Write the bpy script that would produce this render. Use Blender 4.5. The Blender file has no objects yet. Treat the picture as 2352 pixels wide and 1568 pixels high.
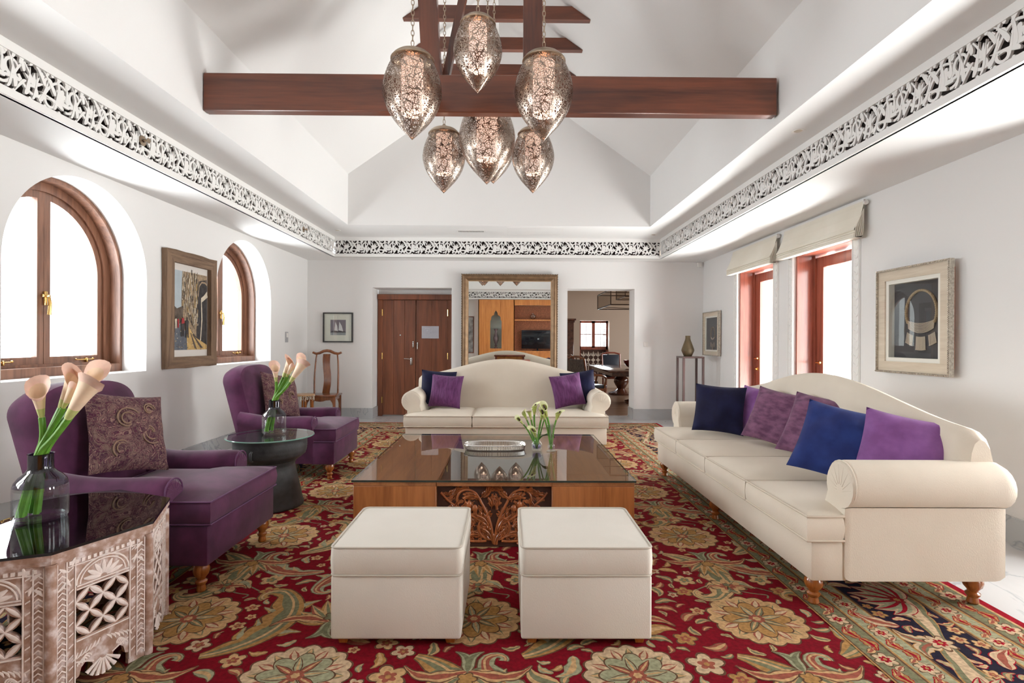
import bpy, bmesh, math, random
from math import sin, cos, pi, radians, sqrt, atan2
from mathutils import Vector, Matrix
random.seed(7)
SC = bpy.context.scene
COL = SC.collection

# ------------------------------------------------------------------ camera, world, daylight
cam_d = bpy.data.cameras.new('camera'); cam = bpy.data.objects.new('camera', cam_d); COL.objects.link(cam)
cam_d.sensor_width = 36.0; cam_d.lens = 1240.0/2352*36; cam_d.clip_start = .05; cam_d.clip_end = 200
cam.matrix_world = (Matrix.Translation((0, 0, 1.4)) @ Matrix.Rotation(-atan2(11, 1240), 4, 'Z')
                    @ Matrix.Rotation(pi/2, 4, 'X') @ Matrix.Rotation(radians(.27), 4, 'Z'))
SC.camera = cam
w = bpy.data.worlds.new('sky'); SC.world = w; w.use_nodes = True
_bg = w.node_tree.nodes['Background']; _tc = w.node_tree.nodes.new('ShaderNodeTexCoord'); _sp = w.node_tree.nodes.new('ShaderNodeSeparateXYZ'); _rp = w.node_tree.nodes.new('ShaderNodeValToRGB')
_rp.color_ramp.elements[0].position = .46; _rp.color_ramp.elements[0].color = (.40, .39, .38, 1)      # pale terrace below the horizon
_rp.color_ramp.elements[1].position = .52; _rp.color_ramp.elements[1].color = (.93, .97, 1, 1)         # bright hazy sky
_mp = w.node_tree.nodes.new('ShaderNodeMath'); _mp.operation = 'MULTIPLY_ADD'; _mp.inputs[1].default_value = .5; _mp.inputs[2].default_value = .5
w.node_tree.links.new(_tc.outputs['Generated'], _sp.inputs[0]); w.node_tree.links.new(_sp.outputs[2], _mp.inputs[0]); w.node_tree.links.new(_mp.outputs[0], _rp.inputs[0]); w.node_tree.links.new(_rp.outputs[0], _bg.inputs[0])
w.node_tree.nodes['Background'].inputs[1].default_value = 3.2
SC.view_settings.view_transform = 'Standard'; SC.view_settings.look = 'None'
SC.view_settings.exposure = -0.22; SC.view_settings.gamma = 1.0
try: SC.view_settings.use_curve_mapping = False
except Exception: pass
cy = SC.cycles
cy.max_bounces = 9; cy.diffuse_bounces = 5; cy.glossy_bounces = 4; cy.transmission_bounces = 4
cy.transparent_max_bounces = 14; cy.caustics_reflective = False; cy.caustics_refractive = False
cy.sample_clamp_indirect = 4.0; cy.use_denoising = True; cy.blur_glossy = 1.0

def daylight(name, loc, size, aim, power, col=(1, .985, .96), spread=pi):
    l = bpy.data.lights.new(name, 'AREA'); l.shape = 'RECTANGLE'; l.size, l.size_y = size
    l.energy = power; l.color = col; l.spread = spread
    o = bpy.data.objects.new(name, l); COL.objects.link(o); o.location = loc
    o.rotation_euler = Vector(aim).to_track_quat('-Z', 'Y').to_euler(); return o
# daylight just outside each window and glazed door (sky), and lamps added low outside, tilted up to brighten the ceiling
for k, yy in enumerate((1.78, 4.645, 7.475)):  # first window is out of view, added to bring in more light
    daylight('daylight_arched_window', (-4.35, yy, 1.98), (1.6, 1.9), (1, 0, 0), 190, (.93, .97, 1))
    if k == 0: daylight('added_upward_bounce', (-4.9, yy, .5), (2.2, 1.6), (1, 0, 1.1), 420, (1, 1, 1))  # extra lamp outside the unseen window, added to lift the ceiling
for k, yy in enumerate((1.0, 2.75, 6.08, 7.72)):  # first two doors are unseen, put in to brighten the room
    daylight('daylight_glazed_door', (4.25, yy, 1.35), (1.25, 2.5), (-1, 0, 0), 170, (1, .995, .985))
    daylight('added_upward_bounce', (4.9, yy, .1), (1.2, 1.6), (-1, 0, 1.2), 390, (1, .995, .98))
daylight('daylight_dining_window', (2.7, 17.3, 1.5), (1.2, 1.4), (0, -1, 0), 260, (.85, .92, 1))
daylight('added_dining_side_fill', (6.5, 13.2, 1.7), (3.2, 1.5), (-1, 0, 0), 210, (1, .93, .88))  # unseen side lamp added to brighten the dining room

# ------------------------------------------------------------------ node helpers
def lin(r, g, b):
    f = lambda c: ((c/255+.055)/1.055)**2.4 if c/255 > .04045 else c/255/12.92
    return (f(r), f(g), f(b), 1)
def newmat(name):
    m = bpy.data.materials.new(name); m.use_nodes = True; n = m.node_tree.nodes; n.clear()
    out = n.new('ShaderNodeOutputMaterial'); p = n.new('ShaderNodeBsdfPrincipled')
    m.node_tree.links.new(p.outputs[0], out.inputs[0]); return m, m.node_tree, p, out
def nd(t, kind, **kw):
    n = t.nodes.new(kind)
    for k, v in kw.items():
        if k in n.inputs: n.inputs[k].default_value = v
        else: setattr(n, k, v)
    return n
def coords(t, scale=(1, 1, 1), rot=(0, 0, 0), which='Object'):
    tc = t.nodes.new('ShaderNodeTexCoord'); mp = t.nodes.new('ShaderNodeMapping')
    mp.inputs['Scale'].default_value = scale; mp.inputs['Rotation'].default_value = rot
    t.links.new(tc.outputs[which], mp.inputs[0]); return mp.outputs[0]
def ramp(t, fac, stops):
    r = t.nodes.new('ShaderNodeValToRGB'); e = r.color_ramp.elements
    while len(e) < len(stops): e.new(.5)
    for i, (p, c) in enumerate(stops): e[i].position = p; e[i].color = c
    t.links.new(fac, r.inputs[0]); return r.outputs[0]
def bump(t, p, h, strength=.3, dist=.01):
    b = nd(t, 'ShaderNodeBump'); b.inputs['Strength'].default_value = strength; b.inputs['Distance'].default_value = dist
    t.links.new(h, b.inputs['Height']); t.links.new(b.outputs[0], p.inputs['Normal']); return b
def plain(name, col, rough=.6, metal=0, noise=None, nscale=8, bmp=None, spec=.5, coat=0, sheen=0):
    m, t, p, o = newmat(name)
    p.inputs['Base Color'].default_value = col; p.inputs['Roughness'].default_value = rough; p.inputs['Metallic'].default_value = metal
    p.inputs['Specular IOR Level'].default_value = spec
    if coat: p.inputs['Coat Weight'].default_value = coat; p.inputs['Coat Roughness'].default_value = .08
    if sheen: p.inputs['Sheen Weight'].default_value = sheen; p.inputs['Sheen Roughness'].default_value = .35
    if noise or bmp:
        v = coords(t); n = nd(t, 'ShaderNodeTexNoise'); n.inputs['Scale'].default_value = nscale; n.inputs['Detail'].default_value = 4
        t.links.new(v, n.inputs['Vector'])
        if noise: t.links.new(ramp(t, n.outputs[0], [(.3, tuple(c*(1-noise) for c in col[:3])+(1,)), (.7, tuple(min(1, c*(1+noise)) for c in col[:3])+(1,))]), p.inputs['Base Color'])
        if bmp: bump(t, p, n.outputs[0], bmp, .01)
    return m
def wood(name, dark, light, axis='X', scale=1.0, rough=.35, coat=.2, fine=1.0):
    """grain runs along axis"""
    m, t, p, o = newmat(name)
    s = {'X': (.35, 5, 5), 'Y': (5, .35, 5), 'Z': (5, 5, .35)}[axis]
    v = coords(t, tuple(a*scale for a in s))
    n = nd(t, 'ShaderNodeTexNoise'); n.inputs['Scale'].default_value = 1.6; n.inputs['Detail'].default_value = 6; n.inputs['Distortion'].default_value = 1.4
    t.links.new(v, n.inputs['Vector'])
    n2 = nd(t, 'ShaderNodeTexNoise'); n2.inputs['Scale'].default_value = 14*fine; n2.inputs['Detail'].default_value = 3
    t.links.new(v, n2.inputs['Vector'])
    mx = nd(t, 'ShaderNodeMath', operation='MULTIPLY_ADD'); mx.inputs[1].default_value = .35
    t.links.new(n2.outputs[0], mx.inputs[0]); t.links.new(n.outputs[0], mx.inputs[2])
    c = ramp(t, mx.outputs[0], [(.42, dark), (.62, tuple((dark[i]+light[i])/2 for i in range(3))+(1,)), (.85, light)])
    t.links.new(c, p.inputs['Base Color']); p.inputs['Roughness'].default_value = rough
    p.inputs['Coat Weight'].default_value = coat; p.inputs['Coat Roughness'].default_value = .15
    bump(t, p, n2.outputs[0], .12, .004); return m
def fabric(name, c1, c2, rib=260, sheen=.1, rough=.9, cloudy=3.0, bstr=.25, stretch=None):
    m, t, p, o = newmat(name)
    v = coords(t, stretch or (1, 1, 1)); n = nd(t, 'ShaderNodeTexNoise'); n.inputs['Scale'].default_value = cloudy; n.inputs['Detail'].default_value = 3
    t.links.new(v, n.inputs['Vector'])
    t.links.new(ramp(t, n.outputs[0], [(.36, c1), (.66, c2)]), p.inputs['Base Color'])
    p.inputs['Roughness'].default_value = rough; p.inputs['Sheen Weight'].default_value = sheen; p.inputs['Specular IOR Level'].default_value = .2
    n2 = nd(t, 'ShaderNodeTexNoise'); n2.inputs['Scale'].default_value = rib; n2.inputs['Detail'].default_value = 2
    t.links.new(coords(t, (1, 1, .25)), n2.inputs['Vector']); bump(t, p, n2.outputs[0], bstr, .003); return m
def thin_glass(name, tint=(1, 1, 1, 1), refl=1.0, ior=1.45, rough=0.0):
    m = bpy.data.materials.new(name); m.use_nodes = True; t = m.node_tree; t.nodes.clear()
    out = t.nodes.new('ShaderNodeOutputMaterial'); tr = t.nodes.new('ShaderNodeBsdfTransparent'); gl = t.nodes.new('ShaderNodeBsdfGlossy')
    tr.inputs[0].default_value = tint; gl.inputs['Roughness'].default_value = rough; gl.inputs[0].default_value = (refl, refl, refl, 1)
    lw = t.nodes.new('ShaderNodeLayerWeight'); lw.inputs[0].default_value = .5; mx = t.nodes.new('ShaderNodeMixShader')
    r0 = ((ior-1)/(ior+1))**2; pw_ = nd(t, 'ShaderNodeMath', operation='POWER'); pw_.inputs[1].default_value = 5
    ma = nd(t, 'ShaderNodeMath', operation='MULTIPLY_ADD'); ma.inputs[1].default_value = 1-r0; ma.inputs[2].default_value = r0
    t.links.new(lw.outputs['Facing'], pw_.inputs[0]); t.links.new(pw_.outputs[0], ma.inputs[0])
    t.links.new(ma.outputs[0], mx.inputs[0]); t.links.new(tr.outputs[0], mx.inputs[1]); t.links.new(gl.outputs[0], mx.inputs[2])
    t.links.new(mx.outputs[0], out.inputs[0]); return m

# ------------------------------------------------------------------ mesh builder
class Rib(list): pass     # outline made of two facing edges
class MB:
    def __init__(s): s.v = []; s.f = []; s.m = []; s.sm = []
    def add(s, vs, fs, mi=0, smooth=False, M=None):
        b = len(s.v)
        s.v += [tuple(M @ Vector(p)) for p in vs] if M is not None else [tuple(p) for p in vs]
        s.f += [tuple(i+b for i in f) for f in fs]; s.m += [mi]*len(fs); s.sm += [smooth]*len(fs); return s
    def box(s, x0, x1, y0, y1, z0, z1, mi=0, M=None):
        return s.add([(x0,y0,z0),(x1,y0,z0),(x1,y1,z0),(x0,y1,z0),(x0,y0,z1),(x1,y0,z1),(x1,y1,z1),(x0,y1,z1)],
                     [(0,3,2,1),(4,5,6,7),(0,1,5,4),(1,2,6,5),(2,3,7,6),(3,0,4,7)], mi, False, M)
    def rbox(s, x0, x1, y0, y1, z0, z1, r=.01, seg=2, mi=0, M=None, smooth=True):
        bm = bmesh.new(); bmesh.ops.create_cube(bm, size=1)
        for v in bm.verts: v.co = Vector(((x0+x1)/2+v.co.x*(x1-x0), (y0+y1)/2+v.co.y*(y1-y0), (z0+z1)/2+v.co.z*(z1-z0)))
        bmesh.ops.bevel(bm, geom=bm.edges[:], offset=r, segments=seg, profile=.5, affect='EDGES')
        bm.verts.index_update(); s.add([v.co[:] for v in bm.verts], [[v.index for v in f.verts] for f in bm.faces], mi, smooth, M); bm.free(); return s
    def quad(s, a, b, c, d, mi=0): return s.add([a, b, c, d], [(0, 1, 2, 3)], mi)
    def poly(s, pts, mi=0, M=None): return s.add(pts, [tuple(range(len(pts)))], mi, False, M)
    def prism(s, pts, h0, h1, mi=0, M=None, smooth=False, caps=(True, True)):
        strip = isinstance(pts, Rib)
        """2D outline (x,y) extruded z h0..h1 (then M)"""
        n = len(pts); vs = [(p[0], p[1], h0) for p in pts]+[(p[0], p[1], h1) for p in pts]
        s.add(vs, [(i, (i+1) % n, n+(i+1) % n, n+i) for i in range(n)], mi, smooth, M)
        c = []
        for on, o_ in ((caps[0], 0), (caps[1], n)):
            if on and strip: c += [(o_+i, o_+i+1, o_+n-2-i, o_+n-1-i) for i in range(n//2-1)]
            elif on: c.append(tuple(range(o_, o_+n)))
        if c:
            b = len(s.v)-2*n; s.f += [tuple(i+b for i in f) for f in c]; s.m += [mi]*len(c); s.sm += [False]*len(c)
        return s
    def lathe(s, prof, seg=24, mi=0, M=None, smooth=True, closed=False):
        vs = []; n = len(prof)
        for r, z in prof:
            for k in range(seg): a = 2*pi*k/seg; vs.append((r*cos(a), r*sin(a), z))
        fs = [(i*seg+k, i*seg+(k+1) % seg, (i+1)*seg+(k+1) % seg, (i+1)*seg+k) for i in range(n-1) for k in range(seg)]
        s.add(vs, fs, mi, smooth, M)
        if closed:
            b = len(s.v)-n*seg; s.f += [tuple(b+k for k in range(seg-1, -1, -1)), tuple(b+(n-1)*seg+k for k in range(seg))]; s.m += [mi]*2; s.sm += [False]*2
        return s
    def tube(s, pts, r, seg=8, mi=0, M=None, closed=False, cap=True, flat=1.0):
        P = [Vector(p) for p in pts]; n = len(P); vs = []; up = None
        R = r if callable(r) else (lambda t: r)
        for i in range(n):
            if closed: d = P[(i+1) % n]-P[i-1]
            else: d = P[min(i+1, n-1)]-P[max(i-1, 0)]
            if d.length < 1e-9: d = Vector((0, 0, 1))
            d.normalize()
            if up is None:
                up = Vector((0, 0, 1)) if abs(d.z) < .9 else Vector((1, 0, 0))
            a = d.cross(up)
            if a.length < 1e-6: a = d.cross(Vector((0, 1, 0)))
            a.normalize(); b = a.cross(d).normalized(); up = b
            rr = R(i/max(1, n-1))
            for k in range(seg):
                t = 2*pi*k/seg; vs.append(P[i]+a*cos(t)*rr+b*sin(t)*rr*flat)
        m = n if closed else n-1
        fs = [(i*seg+k, i*seg+(k+1) % seg, ((i+1) % n)*seg+(k+1) % seg, ((i+1) % n)*seg+k) for i in range(m) for k in range(seg)]
        if cap and not closed: fs += [tuple(range(seg-1, -1, -1)), tuple((n-1)*seg+k for k in range(seg))]
        return s.add(vs, fs, mi, True, M)
    def ball(s, c, r, seg=12, rings=8, mi=0, sc=(1, 1, 1), M=None):
        prof = [(max(1e-4, r*sin(pi*i/rings)), -r*cos(pi*i/rings)) for i in range(rings+1)]
        T = Matrix.Translation(c) @ Matrix.Diagonal((*sc, 1)); T = (M @ T) if M is not None else T
        return s.lathe(prof, seg, mi, T)
    def grid(s, P, mi=0, smooth=True, M=None, wrap=False):
        """P[i][j] points"""
        n, m = len(P), len(P[0]); vs = [p for row in P for p in row]
        fs = [(i*m+j, i*m+(j+1) % m, (i+1)*m+(j+1) % m, (i+1)*m+j) for i in range(n-1) for j in range(m if wrap else m-1)]
        return s.add(vs, fs, mi, smooth, M)
    def build(s, name, mats, parent=None, fix=False):
        me = bpy.data.meshes.new(name); me.from_pydata(s.v, [], s.f)
        if not isinstance(mats, (list, tuple)): mats = [mats]
        for m in mats: me.materials.append(m)
        me.polygons.foreach_set('material_index', s.m); me.polygons.foreach_set('use_smooth', s.sm); me.update()
        if fix:
            bm = bmesh.new(); bm.from_mesh(me); bmesh.ops.remove_doubles(bm, verts=bm.verts, dist=1e-5)
            bmesh.ops.recalc_face_normals(bm, faces=bm.faces); bm.to_mesh(me); bm.free()
        if any(s.sm): me.set_sharp_from_angle(angle=radians(42))
        o = bpy.data.objects.new(name, me); COL.objects.link(o)
        if parent is not None: o.parent = parent
        return o
def tag(o, label, cat=None, group=None, kind=None):
    if label: o['label'] = label
    if cat: o['category'] = cat
    if group: o['group'] = group
    if kind: o['kind'] = kind
    return o
def thing(name, label, cat, loc=(0, 0, 0), rz=0, group=None):
    o = bpy.data.objects.new(name, None); COL.objects.link(o); o.location = loc; o.rotation_euler = (0, 0, rz); o.empty_display_size = .1
    return tag(o, label, cat, group)
def struct(name, mb, mats, fix=False):
    o = mb.build(name, mats, None, fix); o['kind'] = 'structure'; return o
def copy_tree(o, label=None, parent=None):
    c = o.copy(); COL.objects.link(c); c.parent = parent
    if label: c['label'] = label
    for ch in [x for x in COL.objects if x.parent == o]:
        copy_tree(ch, None, c)
    return c
def place(o, loc, rz=None):
    o.location = loc
    if rz is not None: o.rotation_euler = (o.rotation_euler[0], o.rotation_euler[1], rz)
    return o
def T(x, y, z): return Matrix.Translation((x, y, z))
def R(a, ax='Z'): return Matrix.Rotation(a, 4, ax)
# planes: local (u, v, w) -> world; w is out of the surface
FRONT = Matrix(((1,0,0,0),(0,0,-1,0),(0,1,0,0),(0,0,0,1)))      # u->x, v->z, w->-y
def plane(origin, u, v):
    u = Vector(u).normalized(); v = Vector(v).normalized(); n = u.cross(v)
    return Matrix(((u.x, v.x, n.x, origin[0]), (u.y, v.y, n.y, origin[1]), (u.z, v.z, n.z, origin[2]), (0, 0, 0, 1)))

# 2D shapes --------------------------------------------------------
def ribbon(sp, wf):
    """outline of a ribbon around a 2D spine; wf(t) half width or (left, right)"""
    n = len(sp); L = []; Rr = []
    for i in range(n):
        a = sp[max(0, i-1)]; b = sp[min(n-1, i+1)]; dx, dy = b[0]-a[0], b[1]-a[1]; l = math.hypot(dx, dy) or 1
        w_ = wf(i/(n-1)); wl, wr = w_ if isinstance(w_, tuple) else (w_, w_)
        L.append((sp[i][0]-dy/l*wl, sp[i][1]+dx/l*wl)); Rr.append((sp[i][0]+dy/l*wr, sp[i][1]-dx/l*wr))
    return Rib(L+Rr[::-1])
def spiral(cx, cy, r0, r1, a0, a1, n=16):
    return [(cx+(r0+(r1-r0)*i/(n-1))*cos(a0+(a1-a0)*i/(n-1)), cy+(r0+(r1-r0)*i/(n-1))*sin(a0+(a1-a0)*i/(n-1))) for i in range(n)]
def bez(p0, p1, p2, p3, n=12):
    o = []
    for i in range(n):
        t = i/(n-1); a = (1-t)**3; b = 3*t*(1-t)**2; c = 3*t*t*(1-t); d = t**3
        o.append(tuple(a*p0[k]+b*p1[k]+c*p2[k]+d*p3[k] for k in range(len(p0))))
    return o
def xf(pts, x=0, y=0, s=1, a=0, mir=False):
    ca, sa = cos(a)*s, sin(a)*s; o = []
    for p in pts:
        px = -p[0] if mir else p[0]
        o.append((x+px*ca-p[1]*sa, y+px*sa+p[1]*ca))
    o = o[::-1] if mir else o
    return Rib(o) if isinstance(pts, Rib) else o
def leaf2(L=1, W=.3, bend=0., n=9):
    sp = [(L*t, bend*L*t*t) for t in [i/(n-1) for i in range(n)]]
    return ribbon(sp, lambda t: W*.5*sin(pi*min(1, t**.75))+.001)
def rose(R0, n, amp, seg=None, ph=0):
    seg = seg or n*8
    return [(R0*(1+amp*abs(cos(n*a/2+ph))-amp*.5)*cos(a), R0*(1+amp*abs(cos(n*a/2+ph))-amp*.5)*sin(a)) for a in [2*pi*i/seg for i in range(seg)]]
def relief(mb, sp, wf, h, M=None, mi=0, base=0.0, groove=False):
    """raised carved ribbon: 5-point cross-section"""
    n = len(sp); P = []
    for i in range(n):
        a = sp[max(0, i-1)]; b = sp[min(n-1, i+1)]; dx, dy = b[0]-a[0], b[1]-a[1]; l = math.hypot(dx, dy) or 1
        t = i/(n-1); w_ = wf(t); nx, ny = -dy/l*w_, dx/l*w_; hh = h*min(1, w_*60+.25)
        mid = .62 if groove else 1.0
        row = []
        for q, z in ((-1, 0), (-.8, .75), (-.3, .95), (0, mid), (.3, .95), (.8, .75), (1, 0)):
            row.append((sp[i][0]+nx*q, sp[i][1]+ny*q, base+hh*z))
        P.append(row)
    mb.grid([[P[i][j] for i in range(n)] for j in range(7)], mi, True, M)

def puffy(mb, outline, z0, z1, r=.03, crown=.02, mi=0, M=None, inset=.12, bulge=.0, und=.0, sub=1):
    """upholstered cushion from a 2D outline (counter-clockwise)"""
    # resample
    pts = []
    n = len(outline)
    for i in range(n):
        a = outline[i]; b = outline[(i+1) % n]; d = math.hypot(b[0]-a[0], b[1]-a[1]); k = max(1, int(d/.06)) if sub else 1
        pts += [(a[0]+(b[0]-a[0])*j/k, a[1]+(b[1]-a[1])*j/k) for j in range(k)]
    n = len(pts); nor = []
    for i in range(n):
        a = pts[i-1]; b = pts[(i+1) % n]; dx, dy = b[0]-a[0], b[1]-a[1]; l = math.hypot(dx, dy) or 1
        nor.append((dy/l, -dx/l))
    def ring(ins, z): return [(pts[i][0]-nor[i][0]*ins, pts[i][1]-nor[i][1]*ins, z) for i in range(n)]
    zm = (z0+z1)/2
    P = [ring(r*1.6, z0), ring(r*.3, z0+r*.3), ring(0, z0+r), ring(-bulge, zm), ring(0, z1-r), ring(r*.3, z1-r*.3), ring(r, z1+.0)]
    xs_ = [p[0] for p in pts]; ys_ = [p[1] for p in pts]; cx = (min(xs_)+max(xs_))/2; cy_ = (min(ys_)+max(ys_))/2
    hx, hy = (max(xs_)-min(xs_))/2, (max(ys_)-min(ys_))/2
    def sring(ins, z): return [((p[0]-cx)*(1-ins/hx)+cx, (p[1]-cy_)*(1-ins/hy)+cy_, z) for p in pts]
    ir = r/min(hx, hy); b0 = P.pop()      # rings scale in to the centre along a smooth dome
    for q in (0, .08, .2, .35, .52, .7, .86):
        f = (1-ir)*(1-q); rise = 1-(1-q)**3.2
        P.append([((p[0]-cx)*f+cx, (p[1]-cy_)*f+cy_, z1+crown*rise) for p in pts])
    mb.grid(P, mi, True, M, wrap=True)
    mb.add(P[-1]+[(cx, cy_, z1+crown)], [(i, (i+1) % n, n) for i in range(n)], mi, True, M)
    mb.add(P[0], [tuple(range(n-1, -1, -1))], mi, False, M)
def rrect(x0, x1, y0, y1, r=.03, k=4):
    o = []
    for cx, cy_, a in ((x1-r, y0+r, -pi/2), (x1-r, y1-r, 0), (x0+r, y1-r, pi/2), (x0+r, y0+r, pi)):
        o += [(cx+r*cos(a+pi/2*i/k), cy_+r*sin(a+pi/2*i/k)) for i in range(k+1)]
    return o
# ------------------------------------------------------------------ materials
M = {}
M['paint'] = plain('white_paint', lin(231, 230, 229), .75, bmp=.04, nscale=30, spec=.25)
M['paint_trim'] = plain('white_trim_paint', lin(238, 237, 235), .5, spec=.4)
M['paint_taupe'] = plain('taupe_paint', lin(190, 176, 162), .8, spec=.2)
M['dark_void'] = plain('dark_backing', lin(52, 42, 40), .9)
M['dark_carved'] = plain('dark_carving_ground', lin(62, 32, 20), .6)
def marble(name, base, vein, rough=.18):
    m, t, p, o = newmat(name); v = coords(t)
    n = nd(t, 'ShaderNodeTexNoise'); n.inputs['Scale'].default_value = 1.3; n.inputs['Detail'].default_value = 9; n.inputs['Distortion'].default_value = 2.2
    t.links.new(v, n.inputs['Vector'])
    c = ramp(t, n.outputs[0], [(.35, base), (.49, base), (.515, vein), (.545, base), (.8, tuple(a*.86 for a in base[:3])+(1,))])
    t.links.new(c, p.inputs['Base Color']); p.inputs['Roughness'].default_value = rough; return m
M['floor'] = marble('polished_marble_floor', lin(206, 206, 206), lin(176, 178, 182), .12)
M['base'] = marble('grey_marble', lin(182, 184, 186), lin(150, 155, 160), .25)
M['redwood'] = wood('reddish_door_timber', lin(84, 44, 28), lin(132, 76, 48), 'Z', .8, .45, .08)
M['winwood'] = wood('window_timber', lin(86, 54, 40), lin(134, 92, 70), 'Z', 1.6, .4, .1)
M['beam'] = wood('dark_beam_timber', lin(58, 26, 18), lin(118, 62, 38), 'X', .8, .35, .35)
M['beamz'] = wood('dark_post_timber', lin(58, 26, 18), lin(112, 58, 36), 'Z', .8, .35, .35)
M['frenchwood'] = wood('glossy_mahogany', lin(104, 50, 40), lin(152, 84, 66), 'Z', 1.2, .3, .4)
M['tablewood'] = wood('teak_table', lin(128, 72, 36), lin(178, 112, 62), 'Z', 1.2, .35, .2)
M['tabletop'] = wood('teak_table_top', lin(124, 74, 42), lin(170, 112, 68), 'Y', .9, .4, .1)
M['carved'] = wood('carved_teak', lin(104, 50, 22), lin(184, 108, 60), 'Z', 1.2, .35, .35)
M['carvedlight'] = wood('polished_carving', lin(132, 66, 30), lin(184, 108, 60), 'Z', 1.2, .3, .4)
M['cabwood'] = wood('orange_cabinet_veneer', lin(170, 98, 44), lin(206, 136, 72), 'Z', 1.0, .3, .3)
M['chairwood'] = wood('dark_chair_wood', lin(92, 48, 26), lin(140, 82, 46), 'Z', 2, .25, .5)
M['legwood'] = wood('honey_turned_wood', lin(120, 62, 22), lin(176, 106, 48), 'Z', 3, .25, .6)
M['oldwood'] = wood('weathered_driftwood', lin(82, 62, 48), lin(134, 108, 86), 'Z', 2.0, .8, 0, 2)
M['oldwoodx'] = wood('weathered_driftwood_rail', lin(82, 62, 48), lin(134, 108, 86), 'Y', 2.0, .8, 0, 2)
M['standwood'] = wood('dark_stand_wood', lin(48, 30, 28), lin(80, 52, 48), 'Z', 2, .3, .4)
M['blackwood'] = plain('black_frame_wood', lin(40, 38, 38), .35)
M['brass'] = plain('polished_brass', lin(226, 190, 120), .18, 1)
M['steel'] = plain('satin_steel', lin(200, 198, 195), .25, 1)
M['silver'] = plain('polished_silver', lin(232, 230, 226), .1, 1, bmp=.05, nscale=120)
M['white_plastic'] = plain('white_plastic', lin(232, 230, 226), .4)
M['cream'] = fabric('cream_linen', lin(219, 208, 192), lin(227, 217, 202), 420, .05, .95, 2.0, .35)
M['creamcord'] = plain('cream_piping', lin(208, 196, 180), .9)
M['ottoman'] = fabric('ottoman_linen', lin(222, 216, 206), lin(229, 223, 214), 460, .05, .95, 2.0, .35)
M['ottocord'] = plain('ottoman_piping', lin(196, 188, 176), .9)
M['blind'] = fabric('blind_linen', lin(224, 218, 204), lin(231, 226, 214), 380, .05, .95, 2, .2)
M['purple'] = fabric('purple_velvet', lin(66, 26, 55), lin(90, 42, 76), 90, .18, .75, 6.0, .12)
M['purplecord'] = plain('purple_piping', lin(84, 40, 80), .7, sheen=.15)
def velvet(name, a, b, sheen=.6, cloudy=9, st=None): return fabric(name, a, b, 60, sheen, .7, cloudy, .15, st)
M['navy'] = velvet('navy_velvet', lin(14, 14, 44), lin(22, 24, 60), .08)
M['blue'] = velvet('royal_blue_velvet', lin(22, 36, 92), lin(30, 50, 112), .12)
M['violet'] = velvet('violet_velvet', lin(118, 70, 128), lin(136, 88, 150), .2)
M['plum'] = velvet('crushed_plum_velvet', lin(88, 52, 80), lin(124, 82, 110), .15, 13, (1, 1, 2))
M['plumsilk'] = velvet('plum_silk', lin(84, 42, 84), lin(106, 58, 106), .15, 16, (3, 3, .6))
M['mirror'] = plain('mirror_silvering', (.88, .9, .88, 1), .0, 1)
M['glass'] = thin_glass('clear_glass', (.97, .99, .98, 1))
M['tabglass'] = thin_glass('smoked_table_glass', (.80, .82, .78, 1), .95, 1.8)
M['blackglass'] = thin_glass('dark_tinted_glass', (.10, .07, .08, 1), 1, 2.0)
M['drumglass'] = thin_glass('round_table_glass', (.55, .62, .6, 1), 1, 1.9)
M['glassedge'] = plain('glass_edge', lin(40, 52, 48), .1)
M['glassedge_green'] = plain('green_glass_edge', lin(120, 160, 148), .1)
M['water'] = thin_glass('water', (.93, .97, .92, 1), 1, 1.33)
M['vaseclear'] = thin_glass('vase_glass', (.93, .95, .95, 1), 1, 1.5)
M['vasedark'] = thin_glass('vase_smoky_glass', (.27, .24, .36, 1), 1, 1.7)
M['stem'] = plain('green_stem', lin(98, 150, 50), .45, noise=.25, nscale=20)
M['pinkcalla'] = plain('blush_calla_petal', lin(240, 212, 182), .5, noise=.10, nscale=14)
M['pinkrim'] = plain('pink_petal_lip', lin(241, 202, 182), .5, noise=.1, nscale=20)
M['greencalla'] = plain('green_calla_petal', lin(200, 214, 120), .5, noise=.15, nscale=30)
M['limerim'] = plain('pale_petal_lip', lin(236, 238, 190), .5)
M['darkleaf'] = plain('dark_green_leaf', lin(46, 92, 30), .4)
M['spadix'] = plain('dark_spadix', lin(70, 40, 40), .6)
M['bronze'] = plain('dark_bronze', lin(62, 64, 66), .5, .25, noise=.35, nscale=12, bmp=.4)
M['vasebrass'] = plain('aged_brass', lin(88, 74, 50), .5, .3, noise=.25, nscale=10)
M['nickel'] = plain('brushed_nickel', lin(176, 158, 138), .32, 1)
M['gilt'] = plain('aged_gilt', lin(132, 106, 80), .42, .55, noise=.2, nscale=14)
M['giltlight'] = plain('gilt_bead', lin(206, 176, 138), .3, .8)
M['gold_dark'] = plain('dark_gilt_edge', lin(84, 68, 50), .6, .4)

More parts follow.
